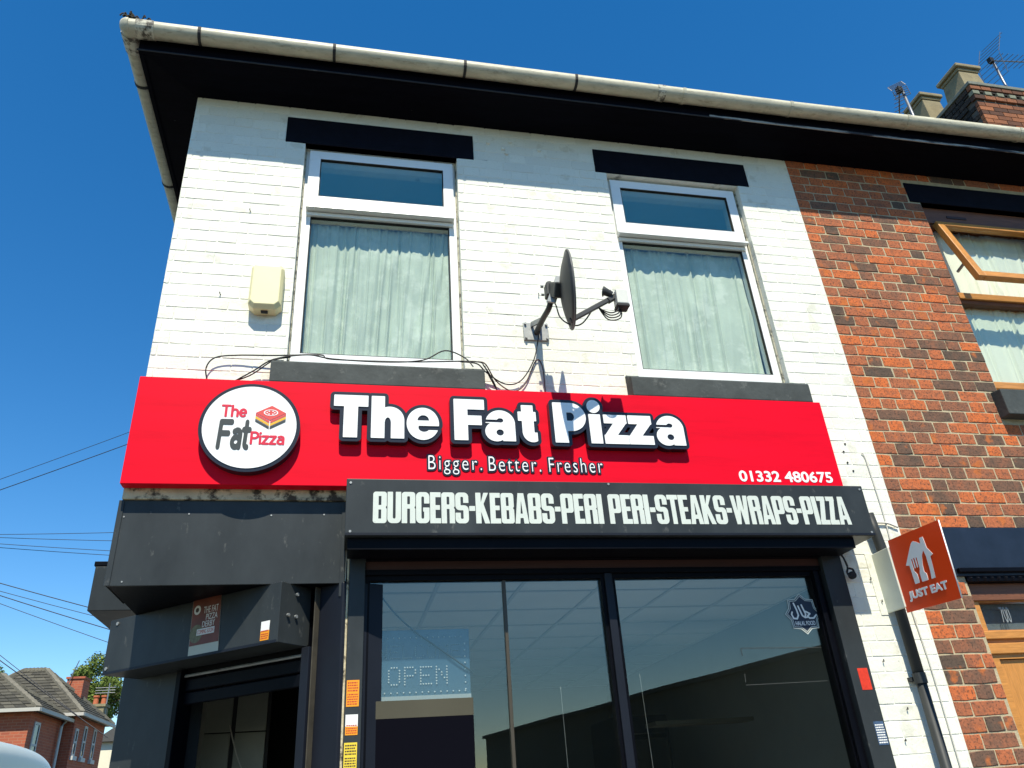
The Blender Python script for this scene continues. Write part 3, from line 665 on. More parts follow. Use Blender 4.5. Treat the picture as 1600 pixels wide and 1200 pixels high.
MB().box(1.121, 3.515, .0, .03, 2.626, 2.665).build('shutter_slot', REDB, shop)
MB().box(1.121, 3.515, -.035, .03, 2.666, 2.80).build('window_head_board', BLACK, shop)
# suspended ceiling of the shop
gridm = MB()
for i in range(7): gridm.box(1.05+.485*i-.011, 1.05+.485*i+.011, .27, 5.2, 2.700, 2.7045)
for j in range(11): gridm.box(1.05, 3.95, .30+.485*j-.011, .30+.485*j+.011, 2.6995, 2.7040)
sc_ = gridm.build('suspended_ceiling', METAL_W, shop)
tm = MB().box(0, .46, 0, .46, 0, .012).build('ceiling_tile', CEIL, sc_)
for i in range(6):
    for j in range(10):
        o = tm if i == j == 0 else tm.copy()
        if o is not tm: COL.objects.link(o)
        o.location = (1.05+.485*i+.0125, .30+.485*j+.0125, 2.706)
# menu boards and counter inside
bd = thing('menu_board', 'dark menu board with a beige top band below the blue LED board', 'board', (1.38, .12, 1.3))
MB().box(1.145, 1.617, .0255, .032, 1.972, 2.045).build('top_band', BEIGE, bd)
MB().box(1.145, 1.617, .026, .032, 1.30, 1.9715).build('sheet', mat('dark_menu_sheet', (.004, .004, .007), .9, spec=.02), bd)
ct = MB().box(1.9, 3.6, 2.6, 3.2, .14, 1.1).box(1.86, 3.64, 2.56, 3.24, 1.101, 1.14).build('counter', BEIGE, bevel=.01); tag(ct, 'serving counter inside the shop behind the large window', 'counter')

# ================================================================== SHUTTER BOXES
sb = thing('shutter_box', 'dark grey roller shutter box set diagonally over the corner doorway', 'shutter box', (.4, .3, 2.29))
MB().prism([D(0, 0), D(-.003, -.198), D(1.155, -.198), D(1.158, 0)][::-1], 2.297, 2.565).build('housing', GREY, sb, bevel=.003)
MB().prism([D(.004, .0005), D(.012, .003), D(1.15, .003), D(1.154, .0005)][::-1], 2.297, 2.309).build('bottom_lip', GREY_D, sb)
ep = MB()
for a, z in ((.05, 2.42), (.10, 2.42), (.10, 2.52)):
    p = D(-.0025, -a); q = D(-.012, -a); MB().tube([(*p, z), (*q, z)], .008, 8).build('bolt_head', GALV, sb)
for s_, z in ((1.13, 2.325), (1.10, 2.54)):
    p = D(s_, .0005); q = D(s_, .005); MB().tube([(*p, z), (*q, z)], .009, 8).build('bolt_head', GALV, sb)
s2 = thing('shutter_box', 'grey shutter box end projecting from the side street wall against the sky', 'shutter box', (-.08, 1.6, 2.54))
MB().box(-.283, -.007, .75, 3.2, 2.628, 2.864).build('housing', GREY, s2, bevel=.004)
MB().box(-.290, -.007, .747, 3.2, 2.8645, 2.890).build('cap', BLACK, s2, bevel=.003)

# poster on the diagonal box
po = thing('poster', 'small brown poster with white lettering on the diagonal shutter box', 'poster', (*D(.45, .0), 2.30))
def diag(name, me, m, parent, off): me.transform(DM @ Matrix.Translation((0, 0, off))); return link(name, me, m, parent)
diag('sheet', flat_poly([(-.552, 2.303), (-.357, 2.303), (-.375, 2.578), (-.562, 2.578)], .0012), mat('poster_backing', (.46, .45, .36), .5), po, .0008)
diag('printed_area', flat_poly([(-.551, 2.352), (-.361, 2.352), (-.375, 2.576), (-.560, 2.576)], .0008), POSTER, po, .0022)
diag('printed_pizza', flat_poly(circle(-.515, 2.405, .042, 24), .0006), POST_G, po, .0032)
diag('badge', flat_poly(circle(-.524, 2.516, .022, 18), .0006), POST_W, po, .0032)
diag('badge_centre', flat_poly(circle(-.524, 2.516, .011, 12), .0005), INK, po, .0039)
for t, a, b, c, d in (('THE FAT', -.480, -.385, 2.494, 2.525), ('PIZZA', -.460, -.385, 2.462, 2.489), ('DERBY', -.480, -.398, 2.430, 2.457)):
    diag('poster_lettering', text_mesh(t, a, b, c, d, ext=.0006), POST_W, po, .0032)
diag('poster_strip', flat_poly([(-.510, 2.395), (-.395, 2.395), (-.395, 2.424), (-.510, 2.424)], .0006), POST_W, po, .0040)
diag('poster_lettering', text_mesh('COMING SOON', -.505, -.400, 2.400, 2.419, ext=.0005), INK_R, po, .0047)
def sticker(label, x0, x1, z0, z1, bands, lines, y=-.0305, M=None, ink=INK):
    o = thing('sticker', label, 'sticker', ((x0+x1)/2, y, z0))
    def put(nm, me, m, d):
        if M is None: art(nm, me, m, o, y-d)
        else: me.transform(M @ Matrix.Translation((0, 0, d))); link(nm, me, m, o)
    h = z1-z0
    for i, (a, b, m) in enumerate(bands):
        put('sticker_sheet', flat_poly([(x0, z0+a*h), (x1, z0+a*h), (x1, z0+b*h), (x0, z0+b*h)], .0008), m, .0003)
    mb = []; r = random.Random(int(x0*991+z0*77))
    for (a, b, n) in lines:
        for k in range(n):
            zz = z0+h*(a+(b-a)*(k+.5)/n); hh = h*(b-a)/n*.5; x = x0+.08*(x1-x0)
            while x < x1-.12*(x1-x0):
                L = (x1-x0)*r.uniform(.06, .2); e = min(x+L, x1-.08*(x1-x0)); mb.append([(x, zz-hh/2), (e, zz-hh/2), (e, zz+hh/2), (x, zz+hh/2)]); x = e+.035*(x1-x0)
    if mb: put('printed_lines', loops_mesh(mb, .0005), ink, .0012)
sticker('orange warning sticker, uppermost on the pilaster left of the shop window', 1.052, 1.106, 2.022, 2.13, [(0, 1, ST_OR)], [(.55, .95, 4), (.05, .5, 5)], ink=INK_R)
sticker('white and yellow sticker between the orange and yellow ones on the pilaster', 1.052, 1.104, 1.909, 1.99, [(.42, 1, ST_WH), (0, .418, ST_OR)], [(.42, .52, 1), (.05, .38, 3)], ink=INK_R)
sticker('yellow warning sticker, lowest on the pilaster left of the shop window', 1.050, 1.104, 1.77, 1.88, [(0, 1, ST_YE)], [(.55, .95, 4), (.05, .5, 5)])
sticker('crumpled red tape on the pilaster right of the shop window', 3.560, 3.616, 1.995, 2.097, [(0, 1, ST_RED)], [])
sticker('small dark blue notice low on the pilaster right of the shop window', 3.572, 3.626, 1.745, 1.85, [(0, 1, ST_BL)], [(.05, .9, 8)], ink=ST_WH)
sticker('white and orange sticker at the right end of the diagonal shutter box', -.102, -.051, 2.315, 2.398, [(.5, 1, ST_WH), (0, .498, ST_OR)], [(.42, .55, 1), (.05, .38, 3)], M=DM @ Matrix.Translation((0, 0, .0005)), ink=INK_R)

# ================================================================== MAIN SIGN
sg = thing('shop_sign', 'long red shop sign reading The Fat Pizza with raised white letters', 'sign', (1.87, -.06, 3.014))
SY = -.085
MB().box(-.004, 3.735, SY, -.024, 3.014, 3.578).build('sign_tray', RED_SIGN, sg, bevel=.0025)
pos_l = [('T', .937, 1.108), ('h', 1.124, 1.290), ('e', 1.302, 1.467), ('F', 1.545, 1.706), ('a', 1.706, 1.866), ('t', 1.884, 1.984), ('P', 2.078, 2.258), ('i', 2.270, 2.344), ('z', 2.352, 2.488), ('z', 2.490, 2.630), ('a', 2.650, 2.812)]
CAPH = .236; ZB = 3.254
for c, a, b in pos_l:
    lp = glyph(fat_glyph, c); xs = [p[0] for q in lp for p in q]; ys = [p[1] for q in lp for p in q]
    sx = (b-a)/(max(xs)-min(xs)); L = [[(a+(x-min(xs))*sx, ZB+y*CAPH) for x, y in q] for q in lp]
    X, Y = grid(a-.04, b+.04, ZB-.04, ZB+CAPH*1.15+.04, .0035)
    F = outline_field(L, X, Y)+.0195
    back = contour(F, a-.04, ZB-.04, .0035)
    dz = 0.00025*(pos_l.index((c, a, b)) % 2)
    o = art('letter', loops_mesh(back, .042+dz), BLACK_ACR, sg, SY)
    f = art('letter_face', loops_mesh(L, .004), WHITE_ACR, o, SY-.0425)
# round logo
LX, LZ, LR = .545, 3.296, .236
lg = art('logo_disc', loops_mesh([circle(LX, LZ, LR, 72)], .048), BLACK_ACR, sg, SY)
art('disc_face', loops_mesh([circle(LX, LZ, LR-.0175, 72)], .003), WHITE_ACR, lg, SY-.0485)
LY = SY-.052
art('logo_lettering', fit(loops_mesh(mono_text('The', .10, .20), .0015), .405, .527, 3.343, 3.410), LOGO_RED, lg, LY)
art('logo_lettering', fit(loops_mesh(mono_text('Fat', .118, .17, .06), .0015), .400, .556, 3.170, 3.332), LOGO_GR, lg, LY)
art('logo_lettering', fit(loops_mesh(mono_text('Pizza', .10, .18), .0015), .552, .713, 3.200, 3.270), LOGO_RED, lg, LY)
t_, l_, r_, b_ = (.640, 3.411), (.567, 3.370), (.710, 3.372), (.636, 3.330)
art('logo_slice_top', flat_poly([t_, l_, b_, r_], .0015), LOGO_CO, lg, LY)
X, Y = grid(.58, .70, 3.33, 3.42, .0012); rg = el_(X, Y, .638, 3.372, .034, .017)
art('logo_slice_ring', loops_mesh(contour(I(rg, .0028-rg), .58, 3.33, .0012), .0008), WHITE_ACR, lg, LY-.0016)
dots = [circle(.638+.018*math.cos(k*1.05), 3.372+.009*math.sin(k*1.05), .0035, 8) for k in range(6)]
art('logo_slice_dots', loops_mesh(dots, .0008), WHITE_ACR, lg, LY-.0016)
for k, (m, a, b) in enumerate(((LOGO_CO, .003, .014), (LOGO_YE, .018, .031), (LOGO_GR, .035, .047))):
    for p, q in ((l_, b_), (b_, r_)):
        e = .002
        art('logo_layer', flat_poly([(p[0]+(e if p is b_ else 0), p[1]-a), (p[0]+(e if p is b_ else 0), p[1]-b), (q[0]-(e if q is b_ else 0), q[1]-b), (q[0]-(e if q is b_ else 0), q[1]-a)], .0015), m, lg, LY)
# strap line and telephone number
for wd_, a_, b_, z_ in (('Bigger.', 1.413, 1.688, 3.080), ('Better.', 1.722, 1.998, 3.102), ('Fresher', 2.040, 2.334, 3.102)):
    tb = art('strapline_word', text_mesh(wd_, a_, b_, z_, 3.184, bold=.0072, ext=.004, space=1.25), BLACK_ACR, sg, SY)
    art('word_face', text_mesh(wd_, a_, b_, z_, 3.184, bold=-.0011, ext=.003, space=1.25), WHITE_ACR, tb, SY-.0042)
art('telephone_number', text_mesh('01332 480675', 3.112, 3.676, 3.071, 3.131, bold=.0022, ext=.002), WHITE_ACR, sg, SY)

# ================================================================== MENU BOX SIGN
mbx = thing('menu_sign_box', 'long grey box sign listing burgers, kebabs and pizza above the shop window', 'sign', (2.37, -.1, 2.72))
MB().box(1.016, 3.735, -.23, -.0125, 2.720, 2.996).build('box', GREY, mbx, bevel=.003)
MB().box(1.018, 3.733, -.2335, -.2305, 2.722, 2.733).build('bottom_lip', GREY_D, mbx)
MB().box(1.03, 3.62, -.20, -.05, 2.665, 2.7195).build('shutter_housing', BLACK, mbx)
sc2 = MB()
for x, z in ((1.035, 2.975), (1.04, 2.74), (3.715, 2.975), (3.715, 2.738), (2.3, 2.985)): MB().tube([(x, -.2302, z), (x, -.2335, z)], .006, 8).build('screw_head', GALV, mbx)
TXT = 'BURGERS-KEBABS-PERI PERI-STEAKS-WRAPS-PIZZA'
adv = []; x = 0
for c in TXT:
    if c == ' ': adv.append(x); x += .21; continue
    lp = glyph(imp_glyph, c); wd = max(p[0] for q in lp for p in q); adv.append(x); x += wd+(.022 if c not in 'A' else .008)
TW = x-.03; sc = (3.610-1.140)/TW
for c, a in zip(TXT, adv):
    if c == ' ': continue
    L = [[(1.140+(a+px)*sc, 2.779+py*.153) for px, py in q] for q in glyph(imp_glyph, c)]
    art('letter', loops_mesh(L, .0012), VINYL, mbx, -.2302)

# ================================================================== GUTTER
gt = thing('gutter', 'long weathered white half-round gutter along the front and side eaves', 'gutter', (2.0, -.345, 5.70))
GC_Y, GZ, GR, GD = -.345, 5.790, .054, .068
def gprof(rad, dep, inner): 
    n = 12
    a = [(GC_Y-rad*math.cos(math.pi*k/n), GZ-dep*math.sin(math.pi*k/n)**.8) for k in range(n+1)]
    b = [(GC_Y+inner*math.cos(math.pi*k/n), GZ-(dep-.004)*math.sin(math.pi*k/n)**.8) for k in range(n+1)]
    return a+b
def rise(x): return .0 if x < 3.9 else (x-3.9)*.014
cl_x = [.049, .834, 1.648, 2.386, 3.149, 3.951, 4.892, 5.859, 6.9]
xs = [-.345]+cl_x+[7.6]
run = MB()
for a, b in zip(xs, xs[1:]):
    p = gprof(GR, GD, GR-.004); n = len(p); za, zb = rise(a), rise(b)
    run.add([(a, y, z+za) for y, z in p]+[(b, y, z+zb) for y, z in p], [(i, n+i, n+(i+1) % n, (i+1) % n) for i in range(n)])
o = run.build('gutter_run', GUTTER, gt, smooth=True)
sid = MB(); p = gprof(GR, GD, GR-.004); n = len(p)
sid.add([(y, -.345, z) for y, z in p]+[(y, 8.0, z) for y, z in p], [(i, n+i, n+(i+1) % n, (i+1) % n) for i in range(n)])
sid.build('gutter_return', GUTTER, gt, smooth=True)
MOSS = mat('dirty_gutter_corner', (.55, .53, .42), .6, dirt=(.05, .04, .028), dscale=22, damt=.95, dlo=.45, dhi=.58, bump=.4, bscale=40)
cor = MB(); vs = []; n = 10
for j in range(n+1):
    for i in range(n+1):
        a = math.pi+.5*math.pi*i/n; e = .5*math.pi*j/n
        vs.append((-.345+.059*math.cos(a)*math.cos(e), -.345+.059*math.sin(a)*math.cos(e), GZ+.002-.073*math.sin(e)**.9))
cor.add(vs, [(j*(n+1)+i, j*(n+1)+i+1, (j+1)*(n+1)+i+1, (j+1)*(n+1)+i) for j in range(n) for i in range(n)])
o = cor.build('gutter_corner', GUTTER, gt, smooth=True); sm = o.modifiers.new('s', 'SOLIDIFY'); sm.thickness = .004
def collar(axis, at, m, wd, ex=.004, z=0):
    a = gprof(GR+ex, GD+ex, GR+.0008); n = len(a); mb = MB()
    if axis == 'x': vs = [(at-wd/2, y, zz+z) for y, zz in a]+[(at+wd/2, y, zz+z) for y, zz in a]
    else: vs = [(y, at-wd/2, zz) for y, zz in a]+[(y, at+wd/2, zz) for y, zz in a]
    mb.add(vs, [tuple(range(n)), tuple(range(2*n-1, n-1, -1))]+[(i, n+i, n+(i+1) % n, (i+1) % n) for i in range(n)])
    return mb.build('clip', m, gt)
for i, x in enumerate(cl_x): collar('x', x, RUBBER if i < 4 else GUTTER, .018 if i < 4 else .022, z=rise(x))
for y in (.05, .95, 1.9, 2.8): collar('y', y, RUBBER, .02)
collar('x', -.255, MOSS, .10, .005); collar('y', -.255, MOSS, .12, .005)
collar('x', 2.985, MOSS, .055, .0035)
wd_ = MB(); r = random.Random(4)
for k in range(26):
    x = -.37+r.random()*.10; y = -.38+r.random()*.06; h = r.uniform(.02, .085); a = r.uniform(-.8, .8)
    wd_.tube(smooth_path([(x, y, GZ-.02), (x+a*.01, y, GZ+h*.6), (x+a*.05, y-.01, GZ+h), (x+a*.07, y-.01, GZ+h*.7)], 3), .0045, 5)
wp = wd_.build('weeds', mat('dry_weeds', (.035, .028, .015), .9, var=.4, vscale=40)); tag(wp, 'tuft of dry dark weeds growing from the gutter corner', 'weeds')

# ================================================================== SATELLITE DISH
ds = thing('satellite_dish', 'black satellite dish on a wall arm between the two upstairs windows', 'satellite dish', (2.05, -.02, 4.02))
C0 = Vector((2.152, -.42, 4.030)); N = Vector((.92, -.165, .02)).normalized(); Hh = Vector((0, 0, 1)).cross(N).normalized(); Uu = N.cross(Hh)
vs = []; fs = []; nr, na = 7, 40
for j in range(nr+1):
    q = j/nr
    for k in range(na):
        a = 2*math.pi*k/na; vs.append(C0+Hh*(.190*q*math.cos(a))+Uu*(.224*q*math.sin(a))-N*(.045*(1-q*q)))
for j in range(nr):
    for k in range(na): fs.append((j*na+k, j*na+(k+1) % na, (j+1)*na+(k+1) % na, (j+1)*na+k))
o = MB().add(vs, fs).build('reflector', DISH, ds, smooth=True); m_ = o.modifiers.new('s', 'SOLIDIFY'); m_.thickness = .004
MB().tube([C0+Hh*(.191*math.cos(2*math.pi*k/48))+Uu*(.225*math.sin(2*math.pi*k/48)) for k in range(49)], .006, 6).build('rim', mat('grey_rim', (.10, .10, .095), .5), ds, smooth=True)
bt = C0-Uu*.20; L0 = Vector((2.405, -.415, 4.005))
MB().bar(bt-N*.02, L0, .020, .028).build('feed_arm', DISH, ds, bevel=.004)
MB().bar(L0-Vector((.04, 0, .03)), L0+Vector((.01, 0, .005)), .03, .03).build('feed_clamp', DISH, ds, bevel=.004)
MB().box(2.405, 2.470, -.455, -.395, 3.940, 4.034).build('converter', LNB, ds, bevel=.006)
MB().box(2.403, 2.472, -.457, -.393, 3.922, 3.9395).build('converter_base', RUBBER, ds, bevel=.003)
MB().tube([(2.39, -.425, 4.01), (2.355, -.425, 4.028), (2.345, -.42, 4.032)], [.018, .022, .03], 12).build('feed_horn', DISH, ds)
for k in range(4):
    y = -.445+.013*k
    MB().tube(smooth_path([(2.41+.01*k, y, 3.95), (2.405+.008*k, y, 3.90-.008*k), (2.36, y+.01, 3.885-.006*k), (2.31, -.405, 3.935), tuple(L0-Vector((.11, 0, .055)))], 5), .0035, 6).build('feed_cable', CABLE, ds)
MB().tube(smooth_path([tuple(L0-Vector((.11, 0, .055))), (2.22, -.385, 3.845), (2.16, -.37, 3.835), (2.11, -.34, 3.90), (2.10, -.30, 4.02), (2.09, -.2, 4.05)], 6), .004, 6).build('feed_cable', CABLE, ds)
MB().box(1.985, 2.135, -.012, -.001, 3.955, 4.075).build('wall_plate', GALV, ds, bevel=.003)
bl = MB()
for x, z in ((1.997, 3.968), (2.123, 3.968), (1.997, 4.062), (2.123, 4.062)): MB().tube([(x, -.0125, z), (x, -.024, z)], .007, 6).build('bolt', GALV, ds)
MB().tube(smooth_path([(2.06, -.01, 4.005), (2.065, -.16, 4.005), (2.075, -.26, 4.01), (2.08, -.292, 4.05), (2.08, -.295, 4.16)], 5), .0165, 10).build('mast_arm', DISH, ds, smooth=True)
MB().bar((2.035, -.012, 4.06), (2.068, -.15, 4.01), .012, .03).build('brace', GALV, ds); MB().bar((2.09, -.012, 4.06), (2.07, -.15, 4.01), .012, .03).build('brace', GALV, ds)
MB().box(2.055, 2.115, -.325, -.265, 4.06, 4.145).build('mast_clamp', DISH, ds, bevel=.006)
MB().bar((2.095, -.31, 4.10), tuple(C0-N*.05), .06, .085).build('back_bracket', DISH, ds, bevel=.008)
MB().bar((2.07, -.33, 4.0), (2.13, -.36, 4.16), .014, .05).build('tilt_bracket', GALV, ds, bevel=.003)
for z in (4.075, 4.13): MB().tube([(2.045, -.295, z), (2.03, -.295, z)], .008, 6).build('bolt', GALV, ds)

# ================================================================== ALARM BOX
al = thing('alarm_box', 'cream plastic burglar alarm box on the white wall left of the window', 'alarm box', (.54, -.04, 4.03))
ab = MB(); bo = [(.456, 4.06), (.485, 4.030), (.600, 4.030), (.629, 4.06), (.629, 4.30), (.612, 4.326), (.473, 4.326), (.456, 4.30)]; fo = [(.468, 4.075), (.489, 4.053), (.593, 4.053), (.614, 4.075), (.614, 4.290), (.603, 4.305), (.479, 4.305), (.468, 4.290)]
ab.add([(x, -.001, z) for x, z in bo]+[(x, -.062, z) for x, z in bo]+[(x, -.082, z) for x, z in fo], [(i, (i+1) % 8, 8+(i+1) % 8, 8+i) for i in range(8)]+[(8+i, 8+(i+1) % 8, 16+(i+1) % 8, 16+i) for i in range(8)]+[tuple(range(16, 24))])
ab.build('cover', CREAM, al, bevel=.003); MB().box(.525, .56, -.05, -.03, 4.022, 4.0295).build('cover_screw_lug', RUBBER, al)

# ================================================================== CABLES
def cable(pts, y, r, m, label, name='cable', n=6, ys=None):
    P = [(x, (ys[i] if ys else y), z) for i, (x, z) in enumerate(pts)]
    o = MB().tube(smooth_path(P, n), r, 6).build(name, m, smooth=True); return tag(o, label, 'cable')
cable([(.298, 3.55), (.298, 3.596), (.286, 3.67), (.322, 3.733), (.43, 3.754), (.621, 3.757), (.849, 3.773), (.917, 3.749), (1.323, 3.752), (1.676, 3.770), (1.735, 3.731), (1.795, 3.633), (1.81, 3.56)], -.05, .0038, CABLE, 'black cable looping from the round logo along the window sill', ys=[-.02, -.02, -.03, -.03, -.03, -.04, -.04, -.04, -.045, -.05, -.06, -.03, -.02])
cable([(.37, 3.55), (.387, 3.572), (.518, 3.664), (.618, 3.722), (.784, 3.764), (.917, 3.743), (1.186, 3.738), (1.392, 3.757), (1.516, 3.825), (1.621, 3.781), (1.665, 3.714)], -.06, .0038, CABLE, 'black cable arching above the right end of the window sill', ys=[-.02, -.02, -.03, -.06, -.05, -.055, -.055, -.06, -.06, -.07, -.09])
cable([(.345, 3.55), (.355, 3.572), (.50, 3.640), (.612, 3.712), (.70, 3.745)], -.05, .0035, CABLE, 'short black cable slanting up to the left end of the window sill', ys=[-.02, -.02, -.02, -.06, -.05])
cable([(2.075, 4.00), (2.07, 3.99), (2.028, 3.815), (1.944, 3.678), (1.851, 3.653), (1.747, 3.709), (1.695, 3.756), (1.60, 3.765)], -.04, .0038, CABLE, 'black cable drooping from the satellite dish to the window sill', ys=[-.2, -.05, -.03, -.02, -.02, -.04, -.05, -.05])
cable([(1.70, 3.77), (1.741, 3.749), (1.802, 3.67), (1.889, 3.614), (1.965, 3.657), (2.044, 3.819), (2.078, 3.778), (2.081, 3.638), (2.08, 3.56)], -.02, .0038, mat('brown_cable', (.09, .06, .05), .6), 'brown cable hanging in a loop below the satellite dish', ys=[-.05, -.06, -.02, -.012, -.012, -.012, -.012, -.012, -.012])
cable([(1.735, 3.74), (1.76, 3.69), (1.80, 3.62), (1.83, 3.56)], -.02, .0035, CABLE, 'short black cable dropping off the right end of the window sill', ys=[-.06, -.04, -.02, -.02])
cable([(3.974, 3.294), (3.99, 3.257), (3.995, 3.101), (3.998, 2.927), (3.99, 2.70), (3.990, 2.425), (4.003, 2.099), (4.0, 1.738), (3.995, 1.3)], -.008, .0035, CABLE_W, 'pale painted cable clipped down the white wall beside the red brick')
#cable([(4.012, 3.1), (4.018, 2.927), (4.012, 2.70), (4.014, 2.425), (4.024, 2.099), (4.02, 1.738), (4.018, 1.3)], -.008, .003, CABLE_W, 'second pale cable clipped nearest the red brick edge')
cable([(3.740, 2.885), (3.916, 2.866), (3.996, 2.862), (4.043, 2.845), (4.06, 2.838)], -.012, .006, CABLE_W, 'pale cable crossing the white wall from the grey box sign')
cc = thing('coiled_cable', 'coiled black cable with a round cap hanging at the top right of the shop window', 'cable', (3.65, -.05, 2.54))
cyl = [-.06, -.05, -.045, -.045, -.045, -.05, -.05, -.05, -.05]
MB().tube(smooth_path([(x, y, z) for (x, z), y in zip([(3.60, 2.69), (3.633, 2.665), (3.648, 2.632), (3.650, 2.60), (3.640, 2.575), (3.652, 2.556), (3.678, 2.560), (3.676, 2.59), (3.655, 2.597)], cyl)], 6), .0055, 6).build('flex', CABLE, cc, smooth=True)
MB().tube([(3.668, -.03, 2.562), (3.668, -.056, 2.562)], .020, 14).build('cap', RUBBER, cc, bevel=.004)
for x, z in ((3.80, 2.55), (3.83, 2.43), (3.74, 2.13), (3.80, 1.90), (3.74, 1.76), (4.045, 2.65), (.30, 4.15), (.40, 4.75), (2.1, 4.28), (2.15, 4.26)):
    MB().tube([(x, .0, z), (x-.002, -.012, z-.002), (x-.004, -.014, z+.008)], .0028, 6).build('wall_hook', RUBBER, shop)
for x, z in ((3.887, 3.35), (3.863, 3.30), (3.868, 3.231), (3.89, 3.179)): MB().tube([(x, -.001, z), (x, -.004, z)], .006, 8).build('plugged_hole', RUBBER, shop)
for x, z in ((1.85, 5.50), (2.00, 5.53), (1.95, 5.46), (2.20, 5.48), (1.97, 5.42)): MB().tube([(x, -.001, z), (x, -.012, z)], [.016, .010], 8).build('wall_plug', WHITE_BRICK, shop)

# ================================================================== DOWNPIPE
dp = thing('downpipe', 'dark grey rainwater downpipe on the white wall by the red brick house', 'downpipe', (3.885, -.05, .12))
PIPE = mat('dark_grey_pipe', (.035, .038, .038), .5, spec=.2, var=.2, vscale=8, dirt=(.35, .35, .32), dscale=8, damt=.5, dlo=.66, dhi=.72)
MB().tube([(3.868, -.05, 2.90), (3.878, -.052, 2.78), (3.885, -.052, 2.70), (3.885, -.052, 2.05)], .028, 16).build('pipe', PIPE, dp, smooth=True)
MB().tube([(3.885, -.052, 2.048), (3.885, -.052, .2)], .026, 16).build('pipe', PIPE, dp, smooth=True)
MB().tube([(3.885, -.052, 2.01), (3.885, -.052, 2.06)], .032, 16).build('socket', PIPE, dp, smooth=False)
MB().box(3.85, 3.92, -.03, -.001, 2.025, 2.045).build('bracket', PIPE, dp)

# ================================================================== PROJECTING SIGN
JX = 3.856
js = thing('projecting_sign', 'orange projecting sign with a white house emblem reading JUST EAT', 'sign', (JX, -.3, 2.33))
TILT = Matrix.Translation((.146, 2.53, 0)) @ Matrix.Rotation(-.0436, 4, 'Z') @ Matrix.Translation((-.146, -2.53, 0))
def je(name, me, m, off, parent=js):
    me.transform(Matrix.Translation((JX-off, 0, 0)) @ FACE_L @ TILT); return link(name, me, m, parent)
pn = je('panel', loops_mesh([[(.146, 2.341), (.537, 2.341), (.537, 2.716), (.146, 2.716)]], .008), ORANGE, -.008)
X, Y = grid(.22, .45, 2.45, 2.68, .0016)
Hs = pg_(X, Y, [(.233, 2.562), (.296, 2.640), (.316, 2.660), (.33, 2.665), (.352, 2.655), (.378, 2.640), (.381, 2.668), (.406, 2.668), (.413, 2.610), (.442, 2.572), (.420, 2.565), (.415, 2.462), (.264, 2.462), (.259, 2.556)])
fork = U(pg_(X, Y, [(.299, 2.45), (.318, 2.45), (.316, 2.505), (.325, 2.525), (.325, 2.535), (.281, 2.535), (.281, 2.525), (.297, 2.505)]), bx_(X, Y, .281, 2.53, .2905, 2.583), bx_(X, Y, .2975, 2.53, .3085, 2.585), bx_(X, Y, .3155, 2.53, .325, 2.583))
knife = pg_(X, Y, [(.362, 2.45), (.384, 2.45), (.392, 2.50), (.392, 2.575), (.384, 2.605), (.366, 2.585), (.352, 2.54), (.350, 2.505), (.362, 2.495)])
je('house_emblem', loops_mesh(contour(S(Hs, fork, knife), .22, 2.45, .0016), .0015), WHITE_ACR, .0002)
je('sign_lettering', text_mesh('JUST EAT', .196, .476, 2.388, 2.434, bold=.0028, ext=.0015), WHITE_ACR, .0002)
je('edge_trim', loops_mesh([[(.5375, 2.341), (.539, 2.341), (.539, 2.716), (.5375, 2.716)]], .007), WHITE_ACR, -.0075)
MB().box(JX-.009, JX+.008, -.1455, -.001, 2.368, 2.683).build('bracket_plate', mat('pale_bracket', (.60, .63, .54), .45, var=.06, vscale=9), js, bevel=.003)
MB().box(JX-.05, JX+.05, -.004, -.0008, 2.36, 2.69).build('fixing_plate', WHITE_BRICK, js)

# ================================================================== STICKERS AND LED BOARD BEHIND GLASS
hl = thing('window_sticker', 'eight-pointed halal food sticker at the top right of the shop window', 'sticker', (3.383, .03, 2.27))
cx, cz, R_ = 3.374, 2.383, .104
star = lambda R: [(cx+(R if k % 2 == 0 else R*.80)*math.cos(math.pi/2+k*math.pi/8), cz+(R if k % 2 == 0 else R*.80)*math.sin(math.pi/2+k*math.pi/8)) for k in range(16)]
STN = mat('navy_sticker', (.02, .03, .05), .5)
art('sticker_star', loops_mesh([star(R_)], .0006), VINYL, hl, .0335)
art('sticker_ring', loops_mesh([star(R_-.006)], .0005), STN, hl, .0327)
art('sticker_line', loops_mesh([star(R_-.011), star(R_-.015)[::-1]], .0005), VINYL, hl, .0320)
q = .00094; cal = [[(300, 245), (280, 262), (255, 262), (246, 250), (262, 238), (240, 226)], [(246, 256), (228, 258), (214, 248), (200, 196)], [(228, 258), (236, 240), (222, 190)], [(176, 180), (186, 215), (190, 245), (178, 264), (158, 262), (150, 240), (156, 228)]]
X, Y = grid(3.28, 3.47, 2.33, 2.46, .0012)
art('calligraphy', loops_mesh(contour(stroke_field([[(cx+(a-222)*q, cz-(b-238)*q) for a, b in st] for st in cal], X, Y, .0042), 3.28, 2.33, .0012), .0006), ST_WH, hl, .0320)
art('sticker_lettering', text_mesh('HALAL FOOD', cx-.056, cx+.056, 2.325, 2.346, bold=.0004, ext=.0005), ST_WH, hl, .0320)

